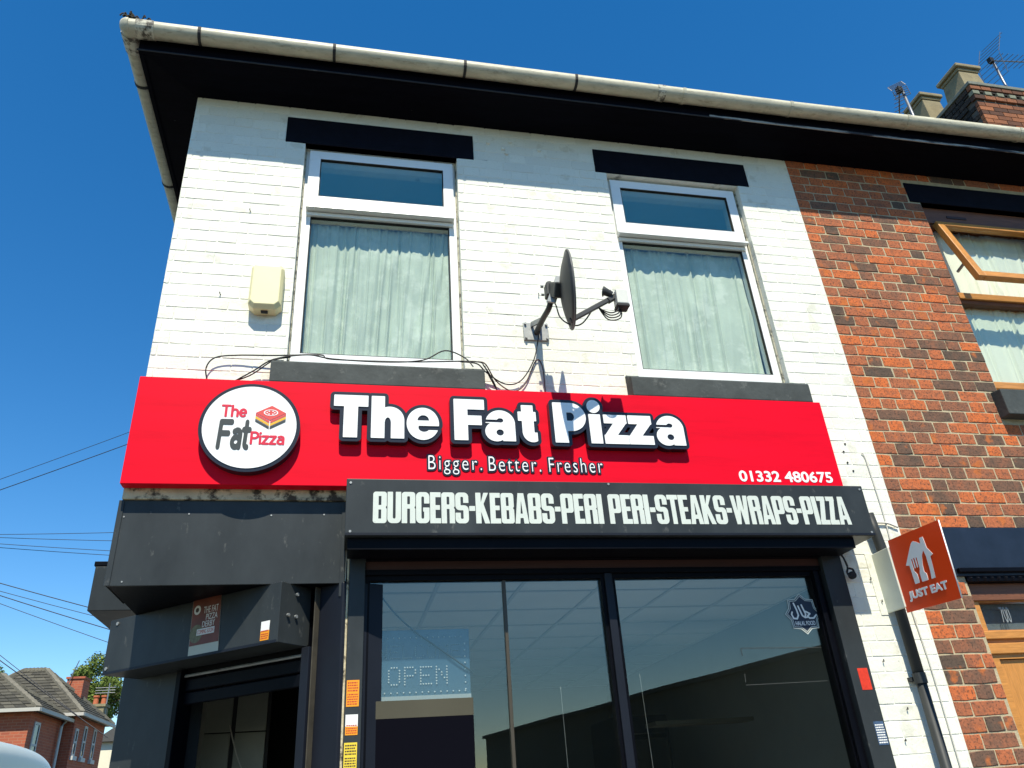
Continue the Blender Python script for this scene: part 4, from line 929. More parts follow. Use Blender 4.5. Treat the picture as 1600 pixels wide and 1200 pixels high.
ob = thing('led_board', 'unlit blue LED board reading OPEN hanging inside the shop window', 'led board', (1.38, .09, 2.06))
MB().box(1.142, 1.618, .088, .098, 2.058, 2.362).build('board', OPENB, ob, bevel=.003)
MB().box(1.142, 1.618, .082, .0875, 2.050, 2.0685).build('board_rail', mat('pale_rail', (.35, .38, .38), .4), ob)
F5 = {'O': '01110 10001 10001 10001 10001 10001 01110', 'P': '11110 10001 10001 11110 10000 10000 10000', 'E': '11111 10000 10000 11110 10000 10000 11111', 'N': '10001 11001 10101 10101 10011 10001 10001',
      'W': '10001 10001 10001 10101 10101 11011 10001', 'L': '10000 10000 10000 10000 10000 10000 11111', 'C': '01110 10001 10000 10000 10000 10001 01110', 'M': '10001 11011 10101 10101 10001 10001 10001'}
led = MB(); led2 = MB()
def dot(mb, x, z, r): mb.tube([(x, .0875, z), (x, .082, z)], [r, r*.6], 6)
def word(mb, t, x0, x1, z0, z1, r):
    st = (x1-x0)/(len(t)*6-1)
    for i, c in enumerate(t):
        for rr, row in enumerate(F5[c].split()):
            for cc, v in enumerate(row):
                if v == '1': dot(mb, x0+(i*6+cc)*st, z1-(z1-z0)*rr/6, r)
word(led, 'OPEN', 1.24, 1.52, 2.118, 2.192, .0042); word(led2, 'WELCOME', 1.19, 1.58, 2.235, 2.290, .0028)
for k in range(16): dot(led, 1.165+.0285*k, 2.083, .004); dot(led, 1.18+.0265*k, 2.325, .003)
for k in range(8): dot(led, 1.165, 2.09+.029*k, .004); dot(led, 1.594, 2.09+.029*k, .004)
led.build('led_dots', LED, ob); led2.build('led_dots', mat('dim_led', (.25, .33, .36), .4), ob)
MB().box(1.150, 1.166, .0865, .0878, 2.335, 2.372).build('tape', ST_WH, ob)
cable([(1.165, 2.56), (1.21, 2.50), (1.27, 2.43), (1.36, 2.35), (1.46, 2.28), (1.60, 2.18), (1.63, 2.16)], .12, .004, CABLE, 'thin dark cable slanting across the LED board inside the window', ys=[.06, .06, .07, .075, .077, .077, .10])
cable([(.42, 2.1), (.47, 1.95), (.56, 1.76), (.66, 1.5)], 1.3, .004, CABLE_W, 'pale cord hanging slantwise inside the dark doorway')

# ================================================================== RED BRICK HOUSE
hs_ = thing('brick_house', 'red brick terraced house adjoining the white shop on the right', 'house', (5.5, 2.5, 0))
NW = (5.122, 6.13, 3.755, 5.355); ND = (4.402, 5.36, -1, 2.53)
nwall = wall_mesh(XR+.0005, 7.6, 0, ZT, [NW, ND], .0035, .25).build('wall', MORTAR, hs_)
NL = (5.035, 6.22, 5.355, 5.538); NS = (5.062, 6.20, 3.553, 3.752); DL = (4.328, 5.6, 2.528, 2.838)
def spans_red(z):
    cuts = []
    for a, b, c, d in (NW, NL, NS, DL, ND):
        if c-.012 < z < d+.012: cuts.append((a, b))
    return minus(XR+.001, 7.58, cuts)
redb = [b for b in bond(spans_red, Z0C, 58, .0062, XR-.06) if b[1] < ZT-.008]
lay(redb, nwall, RED_BRICK, .0062, .0018, .012, .0026, .003)
MB().box(NL[0], NL[1], -.004, .08, NL[2], NL[3]).build('lintel', BLACK_FLAT, hs_, bevel=.004)
MB().extrude_x([(-.075, 3.556), (-.075, 3.735), (.055, 3.752), (.055, 3.556)], NS[0], NS[1]).build('window_sill', GREY_SILL, hs_, bevel=.006)
MB().box(XR+.01, 7.5, 7.75, 8, 0, ZT).box(7.35, 7.6, .252, 7.74, 0, ZT).build('back_wall', MORTAR, hs_)
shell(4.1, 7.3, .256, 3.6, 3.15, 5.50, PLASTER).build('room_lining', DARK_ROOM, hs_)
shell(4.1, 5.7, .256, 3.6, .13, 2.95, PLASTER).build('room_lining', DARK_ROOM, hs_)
nw = wall_mesh(5.124, 6.128, 3.790, 5.353, [(5.176, 6.075, 3.856, 4.495), (5.190, 6.075, 4.585, 5.195)], .06, .13).build('window', WOOD_D, hs_, bevel=.004)
MB().box(5.126, 6.126, .045, .0595, 5.205, 5.352).build('head_board', WOOD_D, nw, bevel=.003)
MB().box(5.35, 5.52, .040, .0448, 5.262, 5.285).build('trickle_vent', mat('vent_brown', (.05, .02, .012), .5), nw)
MB().box(5.175, 6.09, .040, .0595, 4.522, 4.572).build('transom', WOOD, nw, bevel=.004)
MB().box(5.15, 6.1, .035, .0595, 3.800, 3.850).build('bottom_rail', WOOD, nw, bevel=.004)
MB().box(5.1765, 6.0745, .088, .092, 3.8565, 4.4945).build('pane', GLASS, nw)
A_, B_ = Vector((5.207, .032, 5.196)), Vector((5.207, -.125, 4.585)); dv = (B_-A_).normalized(); nv = Vector((1, 0, 0)).cross(dv).normalized()
if nv.y > 0: nv = -nv
CM = Matrix(((1, -dv.x, nv.x, A_.x), (0, -dv.y, nv.y, A_.y), (0, -dv.z, nv.z, A_.z), (0, 0, 0, 1))); LN = (B_-A_).length
def case(name, x0, x1, y0, y1, t0, t1, m, bev=.004):
    me_ = MB().box(x0, x1, y0, y1, t0, t1); me_.v = [tuple(CM @ Vector(v)) for v in me_.v]; return me_.build(name, m, nw, bevel=bev)
Wd = .855
case('casement_stile', 0, .055, -LN, 0, -.03, .018, WOODV); case('casement_stile', Wd-.055, Wd, -LN, 0, -.03, .018, WOODV)
case('casement_rail', .0555, Wd-.0555, -LN, -LN+.055, -.03, .018, WOOD); case('casement_rail', .0555, Wd-.0555, -.045, 0, -.03, .018, WOOD)
case('pane', .0555, Wd-.0555, -LN+.0555, -.0455, -.008, -.004, GLASS, 0)
case('stay', .03, .045, -LN+.2, -LN+.215, -.12, -.031, GALV, 0)
curtain(5.18, 6.07, 3.83, 4.494, .118, 21, BLIND, 'cream pleated curtain in the lower pane of the brick house window', amp=.014, density=11)
curtain(5.195, 6.07, 4.59, 5.19, .118, 22, BLIND, 'cream pleated curtain behind the open top light of the brick house window', amp=.014, density=11)
# doorway
MB().box(DL[0], DL[1], -.010, .09, DL[2]+.03, DL[3]).build('door_lintel', mat('navy_black_gloss', (.012, .017, .03), .35, var=.3, vscale=9), hs_, bevel=.004)
MB().box(DL[0]+.02, DL[1], -.034, -.0105, 2.575, 2.600).build('cornice', BLACK, hs_, bevel=.004)
MB().box(DL[0]+.07, DL[1], -.012, .08, 2.527, 2.5575).build('cornice', BLACK, hs_, bevel=.003)
dn = MB().add([(-.014, 0, .020), (.014, 0, .020), (0, 0, -.010), (0, -.014, .010)], [(0, 2, 3), (2, 1, 3), (1, 0, 3), (0, 1, 2)]).build('dentil', GREY_D, hs_)
for k in range(22):
    o = dn if k == 0 else dn.copy()
    if k: COL.objects.link(o)
    o.location = (4.42+.046*k, -.0125, 2.534)
dr = wall_mesh(4.404, 5.358, .13, 2.526, [(4.47, 5.29, 2.275, 2.428), (4.478, 5.284, .14, 2.125)], .045, .12).build('door_frame', WOOD, hs_, bevel=.004)
MB().box(4.405, 5.357, .03, .0445, 2.432, 2.5255).build('frame_head', WOOD_D, dr, bevel=.003)
MB().box(4.405, 5.357, .026, .0445, 2.226, 2.268).build('frame_rail', WOOD, dr, bevel=.004)
MB().box(4.405, 5.357, .030, .0445, 2.150, 2.205).build('frame_rail', WOOD, dr, bevel=.004)
MB().box(4.4705, 5.2895, .062, .066, 2.2755, 2.4275).build('fanlight_pane', GLASS_SHOP, dr)
art('house_number', text_mesh('700', 4.600, 4.662, 2.316, 2.402, ext=.0006), mat('etched_glass', (.22, .25, .26), .8), dr, .0615)
MB().box(4.472, 5.288, .105, .112, 2.277, 2.426).build('fanlight_net', mat('blue_grey_net', (.16, .20, .23), .9, var=.2, vscale=30), dr)
dd = thing('front_door', 'varnished oak front door with arched glazing in the brick house', 'door', (4.88, .1, .13))
X, Y = grid(4.48, 5.29, .6, 2.13, .006)
leaf = S(bx_(X, Y, 4.481, .61, 5.281, 2.121), I(U(bx_(X, Y, 4.56, .70, 5.205, 1.80), el_(X, Y, 4.8825, 1.80, .322, .135)), Y-.70))
lf = art('leaf', loops_mesh(contour(leaf, 4.48, .6, .006), .045), WOODV, dd, .105)
art('lower_panel', flat_poly([(4.481, .14), (5.281, .14), (5.281, .606), (4.481, .606)], .045), WOODV, dd, .105)
rim_ = U(bx_(X, Y, 4.545, .69, 5.22, 1.80), el_(X, Y, 4.8825, 1.80, .337, .15)); inn = U(bx_(X, Y, 4.575, .72, 5.19, 1.80), el_(X, Y, 4.8825, 1.80, .307, .12))
art('arch_bead', loops_mesh(contour(S(rim_, inn), 4.48, .6, .006), .012), WOOD, dd, .0595)
art('door_pane', loops_mesh(contour(inn, 4.48, .6, .006), .005), GLASS_D, dd, .085)
MB().tube([(5.22, .058, 1.15), (5.22, .02, 1.15)], .025, 14).build('door_knob', mat('brass', (.5, .35, .1), .3, metal=1), dd)

# ================================================================== CHIMNEY AND AERIALS
ch = thing('chimney_stack', 'brick chimney stack with toothed courses and two square pots above the gutter', 'chimney', (9.5, 2.6, 7.2))
CX0, CY0, CZ1 = 8.88, 2.0, 9.63
MB().box(CX0+.01, CX0+1.6, CY0+.01, CY0+1.15, 7.0, CZ1-.12).build('stack_core', mat('sooty_mortar', (.10, .085, .07), .95, var=.3, vscale=12), ch)
def band(nm, z0, z1, out, m): return MB().box(CX0-out, CX0+1.6+out, CY0-out, CY0+1.15+out, z0, z1).build(nm, m, ch, bevel=.006)
band('cap_slab', 9.575, 9.63, .035, mat('grey_slate_cap', (.16, .17, .14), .8, var=.35, vscale=14))
for k in range(10): MB().box(CX0-.022+.165*k, CX0-.022+.165*k+.155, CY0-.022, CY0+.05, 9.502, 9.574).build('brick', CHIM_BRICK, ch, bevel=.005)
band('recess', 9.465, 9.501, .008, mat('recess_shade', (.03, .025, .02), .95))  # dark colour stands for the shade in the recessed course
for k in range(9): MB().box(CX0-.028+.19*k, CX0-.028+.19*k+.10, CY0-.03, CY0+.05, 9.40, 9.464).build('tooth_block', mat('grey_green_block', (.17, .18, .13), .9, var=.3, vscale=20), ch, bevel=.005)
for k in range(10): MB().box(CX0-.02+.165*k, CX0-.02+.165*k+.155, CY0-.02, CY0+.06, 9.325, 9.399).build('brick', CHIM_BRICK, ch, bevel=.005)
for zc in range(22):
    for k in range(8):
        a = CX0+(.1 if zc % 2 else 0)+.215*k-.1; a0, a1 = max(a, CX0), min(a+.205, CX0+1.6)
        z = 9.28-.076*zc-.066
        if a1-a0 > .03 and z > 8.3: MB().box(a0, a1, CY0, CY0+.05, z, z+.066).build('brick', CHIM_BRICK, ch)
fb = MB()
for zc in range(28):
    for k in range(6):
        b0 = CY0+.06+(.1 if zc % 2 else 0)+.215*k; z = 9.57-.076*zc-.066
        fb.box(CX0-.002-(.015 if zc < 4 else 0), CX0+.03, b0, b0+.2, z, z+.064)
stuff(fb.build('side_bricks', brick_mat('shaded_side_brick', [(0, (.015, .013, .012)), (1, (.06, .04, .03)), (.5, (.03, .024, .02))], ((.16, .14, .11), .5)), ch))  # shade of the side face is put into these darker brick colours
def pot(x, y, wd, h, zb):
    o = MB(); a, b = wd/2, wd/2*.86
    o.add([(x-a, y-a, zb), (x+a, y-a, zb), (x+a, y+a, zb), (x-a, y+a, zb), (x-b, y-b, zb+h), (x+b, y-b, zb+h), (x+b, y+b, zb+h), (x-b, y+b, zb+h)], [(0, 1, 5, 4), (1, 2, 6, 5), (2, 3, 7, 6), (3, 0, 4, 7), (4, 5, 6, 7)])
    p_ = o.build('chimney_pot', STONE, ch, bevel=.008)
    c_ = a*1.12; MB().box(x-b*1.1, x+b*1.1, y-b*1.1, y+b*1.1, zb+h+.001, zb+h+.05).build('pot_collar', STONE, p_, bevel=.01)
    MB().box(x-c_, x+c_, y-c_, y+c_, zb+h+.051, zb+h+.11).build('pot_rim', STONE, p_, bevel=.012)
pot(9.10, 2.25, .36, .36, 9.63); pot(9.04, 2.86, .34, .50, 9.63)
def yagi(label, mast, boom, n, el_len, eldir, grid_at=True, refl=.35):
    t = thing('tv_aerial', label, 'aerial', mast[0])
    MB().tube(mast, .018, 8).build('mast', ALU, t, smooth=True)
    a, b = Vector(boom[0]), Vector(boom[1]); MB().tube([a, b], .010, 6).build('boom', ALU, t)
    e = Vector(eldir).normalized(); 
    for k in range(n):
        p = a+(b-a)*((k+.8)/n); L = el_len*(1-.25*k/n); MB().tube([p-e*L/2, p+e*L/2], .005, 5).build('element', ALU, t)
    u = e.cross((b-a).normalized()).normalized(); d = (b-a).normalized()
    for s in (-1, 1):
        for k in range(5):
            c = a-d*.03+u*s*(.1+.16*k)*refl+d*(.06*k*refl); MB().tube([c-e*refl/2, c+e*refl/2], .0045, 5).build('reflector_rod', ALU, t)
        for q in (-1, 1): MB().tube([a-d*.03+u*s*.01+e*q*refl/2, a+d*.1*refl+u*s*.76*refl+e*q*refl/2], .005, 5).build('reflector_bar', ALU, t)
    MB().box(a.x-.03, a.x+.03, a.y-.03, a.y+.03, a.z-.04, a.z+.04).build('clamp', RUBBER, t)
yagi('small television aerial on a pole left of the chimney', [(7.77, 2.0, 8.0), (7.765, 2.0, 9.33)], [(7.72, 2.0, 9.30), (8.12, 2.55, 9.30)], 9, .14, (.75, -.55, .15), refl=.17)
yagi('large television aerial right of the chimney at the picture edge', [(9.95, 2.3, 9.4), (9.93, 2.3, 10.68)], [(9.90, 2.3, 10.62), (10.7, 2.2, 10.60)], 10, .34, (.1, .95, .25), refl=.42)

# ================================================================== OVERHEAD WIRES
wires = [((-6.872, 8.911), (-4.329, 10.178), 'uppermost thin overhead wire running up to the left edge of the red sign'), ((-6.818, 8.676), (-4.311, 9.886), 'second overhead wire running up to the left edge of the red sign'),
         ((-6.581, 7.628), (-4.228, 7.675), 'overhead wire, topmost of the level bunch left of the door fascia'), ((-6.567, 7.569), (-4.224, 7.492), 'overhead wire, second of the level bunch left of the door fascia'),
         ((-6.537, 7.436), (-4.2, 7.267), 'overhead wire, third of the level bunch left of the door fascia'), ((-6.521, 7.363), (-4.225, 7.178), 'overhead wire, lowest of the level bunch left of the door fascia'),
         ((-6.336, 6.547), (-4.493, 6.003), 'overhead wire, topmost of the sloping bunch beside the side shutter box'), ((-6.298, 6.379), (-4.411, 5.836), 'overhead wire, second of the sloping bunch beside the side shutter box'),
         ((-6.276, 6.282), (-4.173, 5.584), 'overhead wire, third of the sloping bunch beside the side shutter box'), ((-6.235, 6.103), (-3.947, 5.241), 'overhead wire, lowest of the sloping bunch beside the side shutter box'),
         ((-5.97, 4.932), (-5.111, 4.308), 'upper overhead wire crossing in front of the far slate roof'), ((-5.947, 4.829), (-4.542, 3.877), 'lower overhead wire crossing in front of the far slate roof')]
for i, ((xa, za), (xb, zb), lab) in enumerate(wires):
    k = (zb-za)/(xb-xa); f = lambda x: za+k*(x-xa)+.004*(x-xa)*(x-xb)
    x0, x1 = xa-4, (xb+4 if i < 10 else xb+.8)
    o = MB().tube([(x0+(x1-x0)*j/14, 15+.05*i, f(x0+(x1-x0)*j/14)) for j in range(15)], .010 if i in (1, 6, 8, 11) else .007, 5).build('overhead_wire', WIRE)
    tag(o, lab, 'wire', 'overhead wires in the sky at left')

# ================================================================== FAR HOUSES
FARW = bpy.data.materials.new('far_brickwork'); FARW.use_nodes = True
n_ = FARW.node_tree.nodes; l_n = FARW.node_tree.links; bt_ = n_.new('ShaderNodeTexBrick'); gg = n_.new('ShaderNodeNewGeometry'); mp = n_.new('ShaderNodeMapping'); mp.inputs['Rotation'].default_value = (math.pi/2, 0, 0)
sx_ = n_.new('ShaderNodeSeparateXYZ'); cb_ = n_.new('ShaderNodeCombineXYZ'); ad_ = n_.new('ShaderNodeMath'); ad_.operation = 'ADD'
l_n.new(gg.outputs['Position'], sx_.inputs[0]); l_n.new(sx_.outputs[0], ad_.inputs[0]); l_n.new(sx_.outputs[1], ad_.inputs[1]); l_n.new(ad_.outputs[0], cb_.inputs[0]); l_n.new(sx_.outputs[2], cb_.inputs[1]); l_n.new(cb_.outputs[0], bt_.inputs['Vector'])
bt_.inputs['Color1'].default_value = (.40, .10, .045, 1); bt_.inputs['Color2'].default_value = (.30, .075, .04, 1); bt_.inputs['Mortar'].default_value = (.36, .17, .10, 1)
bt_.inputs['Scale'].default_value = 1; bt_.inputs['Brick Width'].default_value = .23; bt_.inputs['Row Height'].default_value = .078; bt_.inputs['Mortar Size'].default_value = .007
l_n.new(bt_.outputs[0], n_['Principled BSDF'].inputs['Base Color']); n_['Principled BSDF'].inputs['Roughness'].default_value = .9
def slope(a, b, c, d, rows, m, parent, tile=.28):
    """slates between eave a-b and ridge d-c: staggered overlapping pieces"""
    a, b, c, d = map(Vector, (a, b, c, d)); nrm = (b-a).cross(d-a).normalized()
    if nrm.z < 0: nrm = -nrm
    mb = MB(); r = random.Random(int(abs(a.x*100)))
    for i in range(rows):
        t0, t1 = i/rows, min(1, (i+1.25)/rows); L0, R0 = a.lerp(d, t0), b.lerp(c, t0); L1, R1 = a.lerp(d, t1), b.lerp(c, t1)
        k = max(1, int((R0-L0).length/tile))
        for j in range(k):
            u0, u1 = (j+(.0 if i % 2 else .0))/k, (j+.96)/k; h = .022+r.random()*.012
            p = [L0.lerp(R0, u0)+nrm*h, L0.lerp(R0, u1)+nrm*h, L1.lerp(R1, u1)+nrm*.004, L1.lerp(R1, u0)+nrm*.004, L0.lerp(R0, u0), L0.lerp(R0, u1)]
            mb.add(p, [(0, 1, 2, 3), (4, 5, 1, 0)])
    stuff(mb.build('slates', m, parent))
def hips(mb, a, b, n):
    a, b = Vector(a), Vector(b)
    for k in range(n): mb.bar(a.lerp(b, k/n), a.lerp(b, (k+.93)/n)+Vector((0, 0, .02)), .16, .10)
HIPM = mat('pale_ridge_tile', (.16, .145, .11), .9, var=.35, vscale=5)
def far_house(label, x0, x1, y0, y1, ze, rx0, rx1, ry, zr, rows):
    t = thing('far_house', label, 'house', ((x0+x1)/2, (y0+y1)/2, 0))
    MB().box(x0, x1, y0, y1, 0, ze).build('wall', FARW, t)
    e = .22; A, B, C_, D_ = (x0-e, y0-e, ze), (x1+e, y0-e, ze), (x1+e, y1+e, ze), (x0-e, y1+e, ze); R0, R1 = (rx0, ry, zr), (rx1, ry, zr)
    rf = MB().add([A, B, C_, D_, R0, R1, tuple(Vector(A)+Vector((0, 0, -.06))), tuple(Vector(B)+Vector((0, 0, -.06))), tuple(Vector(C_)+Vector((0, 0, -.06))), tuple(Vector(D_)+Vector((0, 0, -.06)))], [(0, 1, 5, 4), (1, 2, 5), (2, 3, 4, 5), (3, 0, 4), (0, 6, 7, 1), (1, 7, 8, 2), (2, 8, 9, 3), (3, 9, 6, 0), (6, 9, 8, 7)]).build('roof', SLATE, t)
    slope(A, B, R1, R0, rows, SLATE, rf); slope(B, C_, R1, R1, rows, SLATE, rf)
    hp = MB(); hips(hp, B, R1, 12); hips(hp, R0, R1, 6); hips(hp, C_, R1, 12); hips(hp, A, R0, 12); stuff(hp.build('hip_tiles', HIPM, rf))
    gm = mat('pale_far_gutter', (.45, .43, .38), .6)
    MB().box(x0-e-.08, x1+e+.08, y0-e-.09, y0-e-.005, ze-.10, ze-.005).build('eaves_gutter', gm, t); MB().box(x1+e+.005, x1+e+.09, y0-e, y1+e, ze-.10, ze-.005).build('eaves_gutter', gm, t)
    return t
PALE = mat('pale_far_frame', (.48, .49, .46), .6)
def far_window(t, x, y0, y1, z0, z1, axis='x'):
    if axis == 'x':
        f = MB().box(x-.03, x+.03, y0, y0+.06, z0, z1).box(x-.03, x+.03, y1-.06, y1, z0, z1).box(x-.03, x+.029, y0+.06, y1-.06, z0, z0+.06).box(x-.03, x+.029, y0+.06, y1-.06, z1-.07, z1).box(x-.03, x+.028, y0+.06, y1-.06, (z0+z1)/2-.03, (z0+z1)/2+.03).build('window', PALE, t)
        MB().box(x-.02, x+.01, y0+.06, y1-.06, z0+.06, z1-.07).build('pane', GLASS_D, f); MB().box(x-.05, x-.021, y0+.06, y1-.06, z0+.06, z1-.07).build('blind', mat('far_blind', (.30, .14, .11), .8), f); MB().box(x, x+.09, y0-.07, y1+.07, z0-.12, z0-.001).build('sill', PALE, f)
R_W = far_house('far red brick house with steep hipped slate roof and narrow side windows', -11.4, -6.97-.22, 25.22, 28.8, 4.97, -9.60, -8.90, 26.95, 6.62, 15)
for a, b, c, d in ((25.42, 25.72, 3.75, 4.55), (26.35, 26.68, 3.75, 4.70), (27.5, 27.83, 3.75, 4.72)): far_window(R_W, -7.19, a, b, c, d)
L_W = far_house('far red brick house wing in front with low slate roof behind the white van', -14.5, -7.3-.22, 22.22, 25.0, 4.80, -13.0, -9.05, 23.68, 5.97, 11)
far_window(L_W, -7.52, 22.62, 23.10, 3.3, 4.50)
MB().tube([(-7.36, 24.9, 4.72), (-7.42, 24.75, 4.55), (-7.42, 24.75, 0.1)], .045, 8).build('downpipe', PALE, R_W)
ck = thing('far_chimney', 'red brick chimney rising behind the steep slate roof', 'chimney', (-8.1, 28.4, 4.8))
MB().box(-8.40, -7.86, 27.7, 28.5, 4.9, 6.40).build('stack', FARW, ck); MB().box(-8.44, -7.82, 27.66, 28.54, 6.401, 6.47).build('cap', FARW, ck)
MB().tube([(-8.42, 27.6, 5.9), (-8.10, 27.6, 7.0)], .018, 5).build('aerial_pole', ALU, ck)
c2 = thing('far_chimney', 'pale chimney with terracotta pots in front of the tree', 'chimney', (-10.4, 40, 5))
MB().box(-10.80, -10.10, 39.6, 40.4, 4.5, 6.90).build('stack', STONE, c2, bevel=.02); MB().box(-10.86, -10.04, 39.54, 40.46, 6.901, 7.02).build('cap', STONE, c2)
for x in (-10.62, -10.26): MB().tube([(x, 40, 7.02), (x, 40, 7.36), (x, 40, 7.37), (x, 40, 7.45)], [.13, .11, .15, .15], 10).build('pot', TERRA, c2)
MB().tube([(-10.1, 39.9, 6.4), (-10.1, 39.9, 8.0)], .03, 5).build('aerial_pole', ALU, c2)
for k in range(3): MB().tube([(-10.7, 39.9, 7.55+.12*k), (-9.8, 39.9, 7.55+.12*k)], .018, 5).build('aerial_rod', ALU, c2)
wh = thing('far_house', 'sliver of cream rendered house beside the grey door pier', 'house', (-6.5, 36, 0))
MB().box(-8.40, -4.5, 33, 39, 0, 4.75).build('wall', mat('cream_render', (.72, .68, .52), .8, var=.06, vscale=1), wh)
MB().add([(-8.6, 32.8, 4.751), (-4.3, 32.8, 4.751), (-4.3, 39.2, 4.751), (-8.6, 39.2, 4.751), (-8.6, 36, 5.6), (-4.3, 36, 5.6)], [(0, 1, 5, 4), (1, 2, 5), (2, 3, 4, 5), (3, 0, 4), (0, 3, 2, 1)]).build('roof', SLATE, wh)

# ================================================================== TREES
def tree(label, x, y, zc, rx, rz, n, seed, h0=0):
    t = thing('tree', label, 'tree', (x, y, 0)); r = random.Random(seed)
    MB().tube([(x, y, 0), (x+.05, y, zc*.5), (x, y, zc)], [.32, .22, .10], 10).build('trunk', BARK, t, smooth=True)
    br = MB()
    for k in range(9):
        a = r.uniform(0, 6.28); d = Vector((math.cos(a)*rx*.75, math.sin(a)*rx*.75, r.uniform(.1, .7)*rz)); p = Vector((x, y, zc-rz*.7)); br.tube([p, p+d*.5+Vector((0, 0, .15)), p+d], [.10, .06, .02], 6)
    br.build('limbs', BARK, t)
    cl = []
    for k in range(34):
        while True:
            q = Vector((r.uniform(-1, 1), r.uniform(-1, 1), r.uniform(-1, 1)))
            if .35 < q.length < 1: break
        cl.append((Vector((x+q.x*rx*.8, y+q.y*rx*.8, zc+q.z*rz*.8)), r.uniform(.28, .52)*rx*.62))
    mb = MB()
    for k in range(n):
        c, R = r.choice(cl); d = Vector((r.gauss(0, 1), r.gauss(0, 1), r.gauss(0, 1))).normalized(); p = c+d*R*r.uniform(.55, 1.08)
        s = r.uniform(.05, .10); a = Vector((r.gauss(0, 1), r.gauss(0, 1), r.gauss(0, .6))).normalized(); b = a.cross(d+Vector((.01, .02, .03))).normalized()
        mb.add([p-a*s, p+b*s*.55, p+a*s, p-b*s*.55], [(0, 1, 2, 3)])
    me = bpy.data.meshes.new('crown'); me.from_pydata(mb.v, [], mb.f); o = link('crown', me, LEAF, t, fixn=False); stuff(o)
tree('leafy green tree rising behind the far chimneys', -12.2, 45, 8.35, 2.25, 1.95, 16000, 2)
tree('edge of a leafy tree beside the far slate roof at the left', -18.0, 45, 8.6, 1.6, 1.6, 7000, 5)

# ================================================================== VAN
vn = thing('white_van', 'rounded top rear corner of a white van on the side street at bottom left', 'van', (-3.87, 7.0, 0))
VX = -3.74
def vsec(y, w2, ht, rr, zlow=.45):
    P = [(VX-w2, y, zlow), (VX-w2, y, 1.1)]
    for k in range(7): a = math.pi-math.pi/2*k/6; P.append((VX-w2*.93+rr+rr*math.cos(a), y, ht-rr*.8+rr*.8*math.sin(a)))
    P.append((VX, y, ht+.02))
    for k in range(7): a = math.pi/2-math.pi/2*k/6; P.append((VX+w2*.93-rr+rr*math.cos(a), y, ht-rr*.8+rr*.8*math.sin(a)))
    P += [(VX+w2, y, 1.1), (VX+w2, y, zlow)]; return P
secs = [vsec(9.52, .93, 2.15, .34), vsec(9.46, .98, 2.36, .32), vsec(9.30, 1.01, 2.54, .30), vsec(8.95, 1.02, 2.635, .28), vsec(8.0, 1.02, 2.665, .27), vsec(6.6, 1.02, 2.65, .27), vsec(5.9, 1.02, 2.45, .30), vsec(5.0, 1.0, 1.60, .30), vsec(4.2, .97, 1.18, .28), vsec(4.0, .92, 1.0, .25)]
nv_ = len(secs[0]); vb = MB(); vb.add([p for s in secs for p in s], [(j*nv_+i, j*nv_+(i+1) % nv_, (j+1)*nv_+(i+1) % nv_, (j+1)*nv_+i) for j in range(len(secs)-1) for i in range(nv_)]+[tuple(range(nv_)), tuple(range(len(secs)*nv_-1, (len(secs)-1)*nv_-1, -1))])
vo = vb.build('body', VAN, vn, smooth=True); sm_ = vo.modifiers.new('sub', 'SUBSURF'); sm_.levels = 1; sm_.render_levels = 2
for k in range(4): MB().tube(smooth_path([(VX+.15+.2*k, 5.9+.1*k, 2.50), (VX+.15+.2*k, 7.2, 2.615), (VX+.15+.2*k, 8.8, 2.59)], 4), .018, 6).build('roof_rib', VAN, vn, smooth=True)
MB().tube(smooth_path([(VX+1.012, 6.0, 1.55), (VX+1.022, 7.5, 1.62), (VX+1.018, 9.2, 1.6)], 4), .014, 6).build('side_crease', VAN, vn)
MB().box(VX+.9835, VX+1.0, 6.3, 6.32, .6, 2.3).build('door_gap', RUBBER, vn)
for s in (-1, 1):
    MB().box(VX+s*.43-.36, VX+s*.43+.36, 9.47, 9.55, 1.35, 1.95).build('rear_window', GLASS_D, vn, bevel=.02)
    MB().box(VX+s*.88-.06, VX+s*.88+.06, 9.44, 9.56, .95, 1.5).build('tail_light', ST_RED, vn, bevel=.02)
    for y in (5.1, 8.5):
        w_ = MB().tube([(VX+s*.82, y, .334), (VX+s*1.02, y, .334)], .33, 24).build('wheel', TYRE, vn, bevel=.02); MB().tube([(VX+s*.95, y, .334), (VX+s*1.03, y, .334)], .2, 16).build('rim', GALV, w_)
MB().box(VX-.93, VX+.93, 9.48, 9.62, .40, .60).build('bumper', RUBBER, vn, bevel=.03)
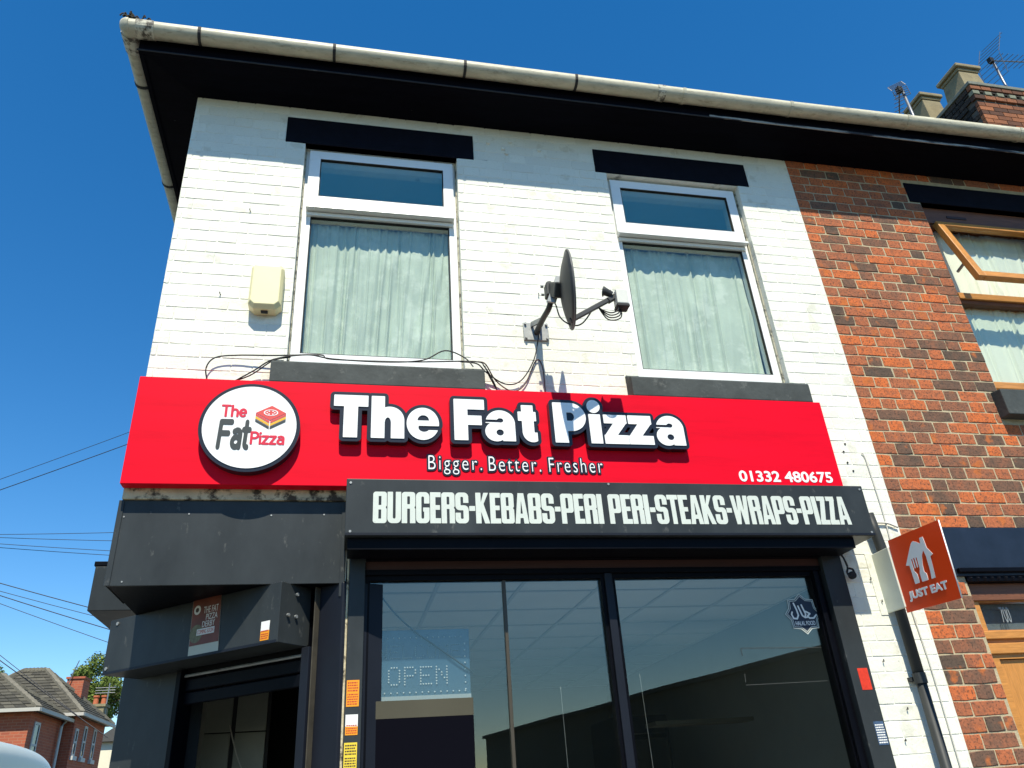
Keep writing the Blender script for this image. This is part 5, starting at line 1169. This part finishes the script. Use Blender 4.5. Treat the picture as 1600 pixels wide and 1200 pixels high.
MB().add([(VX-.85, 5.86, 2.42), (VX+.85, 5.86, 2.42), (VX+.90, 5.06, 1.66), (VX-.90, 5.06, 1.66)], [(0, 1, 2, 3)]).build('windscreen', GLASS_D, vn)

# ================================================================== WAREHOUSE ACROSS THE ROAD (seen mirrored in the shop window)
wr = thing('warehouse', 'long dark warehouse mirrored in the shop window glass', 'building', (28, -48, 0))
MB().prism([(14.4, -73.5), (25.5, -22.5), (48, -27), (37, -78)][::-1], 0, 7.0).build('wall', WARE, wr)
MB().prism([(14.1, -73.8), (25.3, -22.2), (48.3, -26.7), (37.2, -78.3)][::-1], 7.001, 7.25).build('roof_edge', WARE, wr)
tree('low tree line at the far end of the warehouse mirrored in the glass', 9.5, -76, 3.4, 3.2, 1.9, 5000, 9)

# traces on and behind the shop glass
rs = thing('tape_residue', 'pale rectangle of old tape residue on the right shop window pane', 'tape', (3.2, .03, 2.05))
X, Y = grid(2.8, 3.5, 1.9, 2.3, .0018)
fr_ = [[(2.985, 2.222), (3.43, 2.213)], [(2.985, 2.222), (2.985, 2.185)], [(2.978, 2.10), (2.975, 2.062)], [(2.975, 2.048), (3.42, 2.052)]]
for st in fr_: art('residue_line', loops_mesh(contour(stroke_field([st], X, Y, .0014), 2.8, 1.9, .0018), .0003), mat('tape_glue', (.04, .043, .04), .8, var=.6, vscale=40), rs, .0338)
cable([(2.475, 2.135), (2.478, 1.9), (2.482, 1.60)], .15, .0012, GALV, 'thin pale cord hanging just inside the right shop window pane')
cable([(2.065, 2.09), (2.066, 1.9), (2.068, 1.60)], .15, .0012, GALV, 'thin pale cord hanging just inside the middle shop window pane')
sh_ = MB().box(3.05, 3.75, 1.5, 1.7, 1.995, 2.02).build('wall_shelf', BEIGE); tag(sh_, 'narrow pale shelf deep inside the shop behind the right pane', 'shelf')
fz = thing('drinks_fridge', 'tall dark drinks fridge inside the shop behind the right pane', 'fridge', (3.2, 2.4, .15))
MB().box(3.0, 3.42, 2.2, 2.8, .15, 2.12).build('cabinet', BLACK, fz, bevel=.01); MB().box(3.03, 3.39, 2.18, 2.199, .3, 2.0).build('door', GLASS_D, fz)
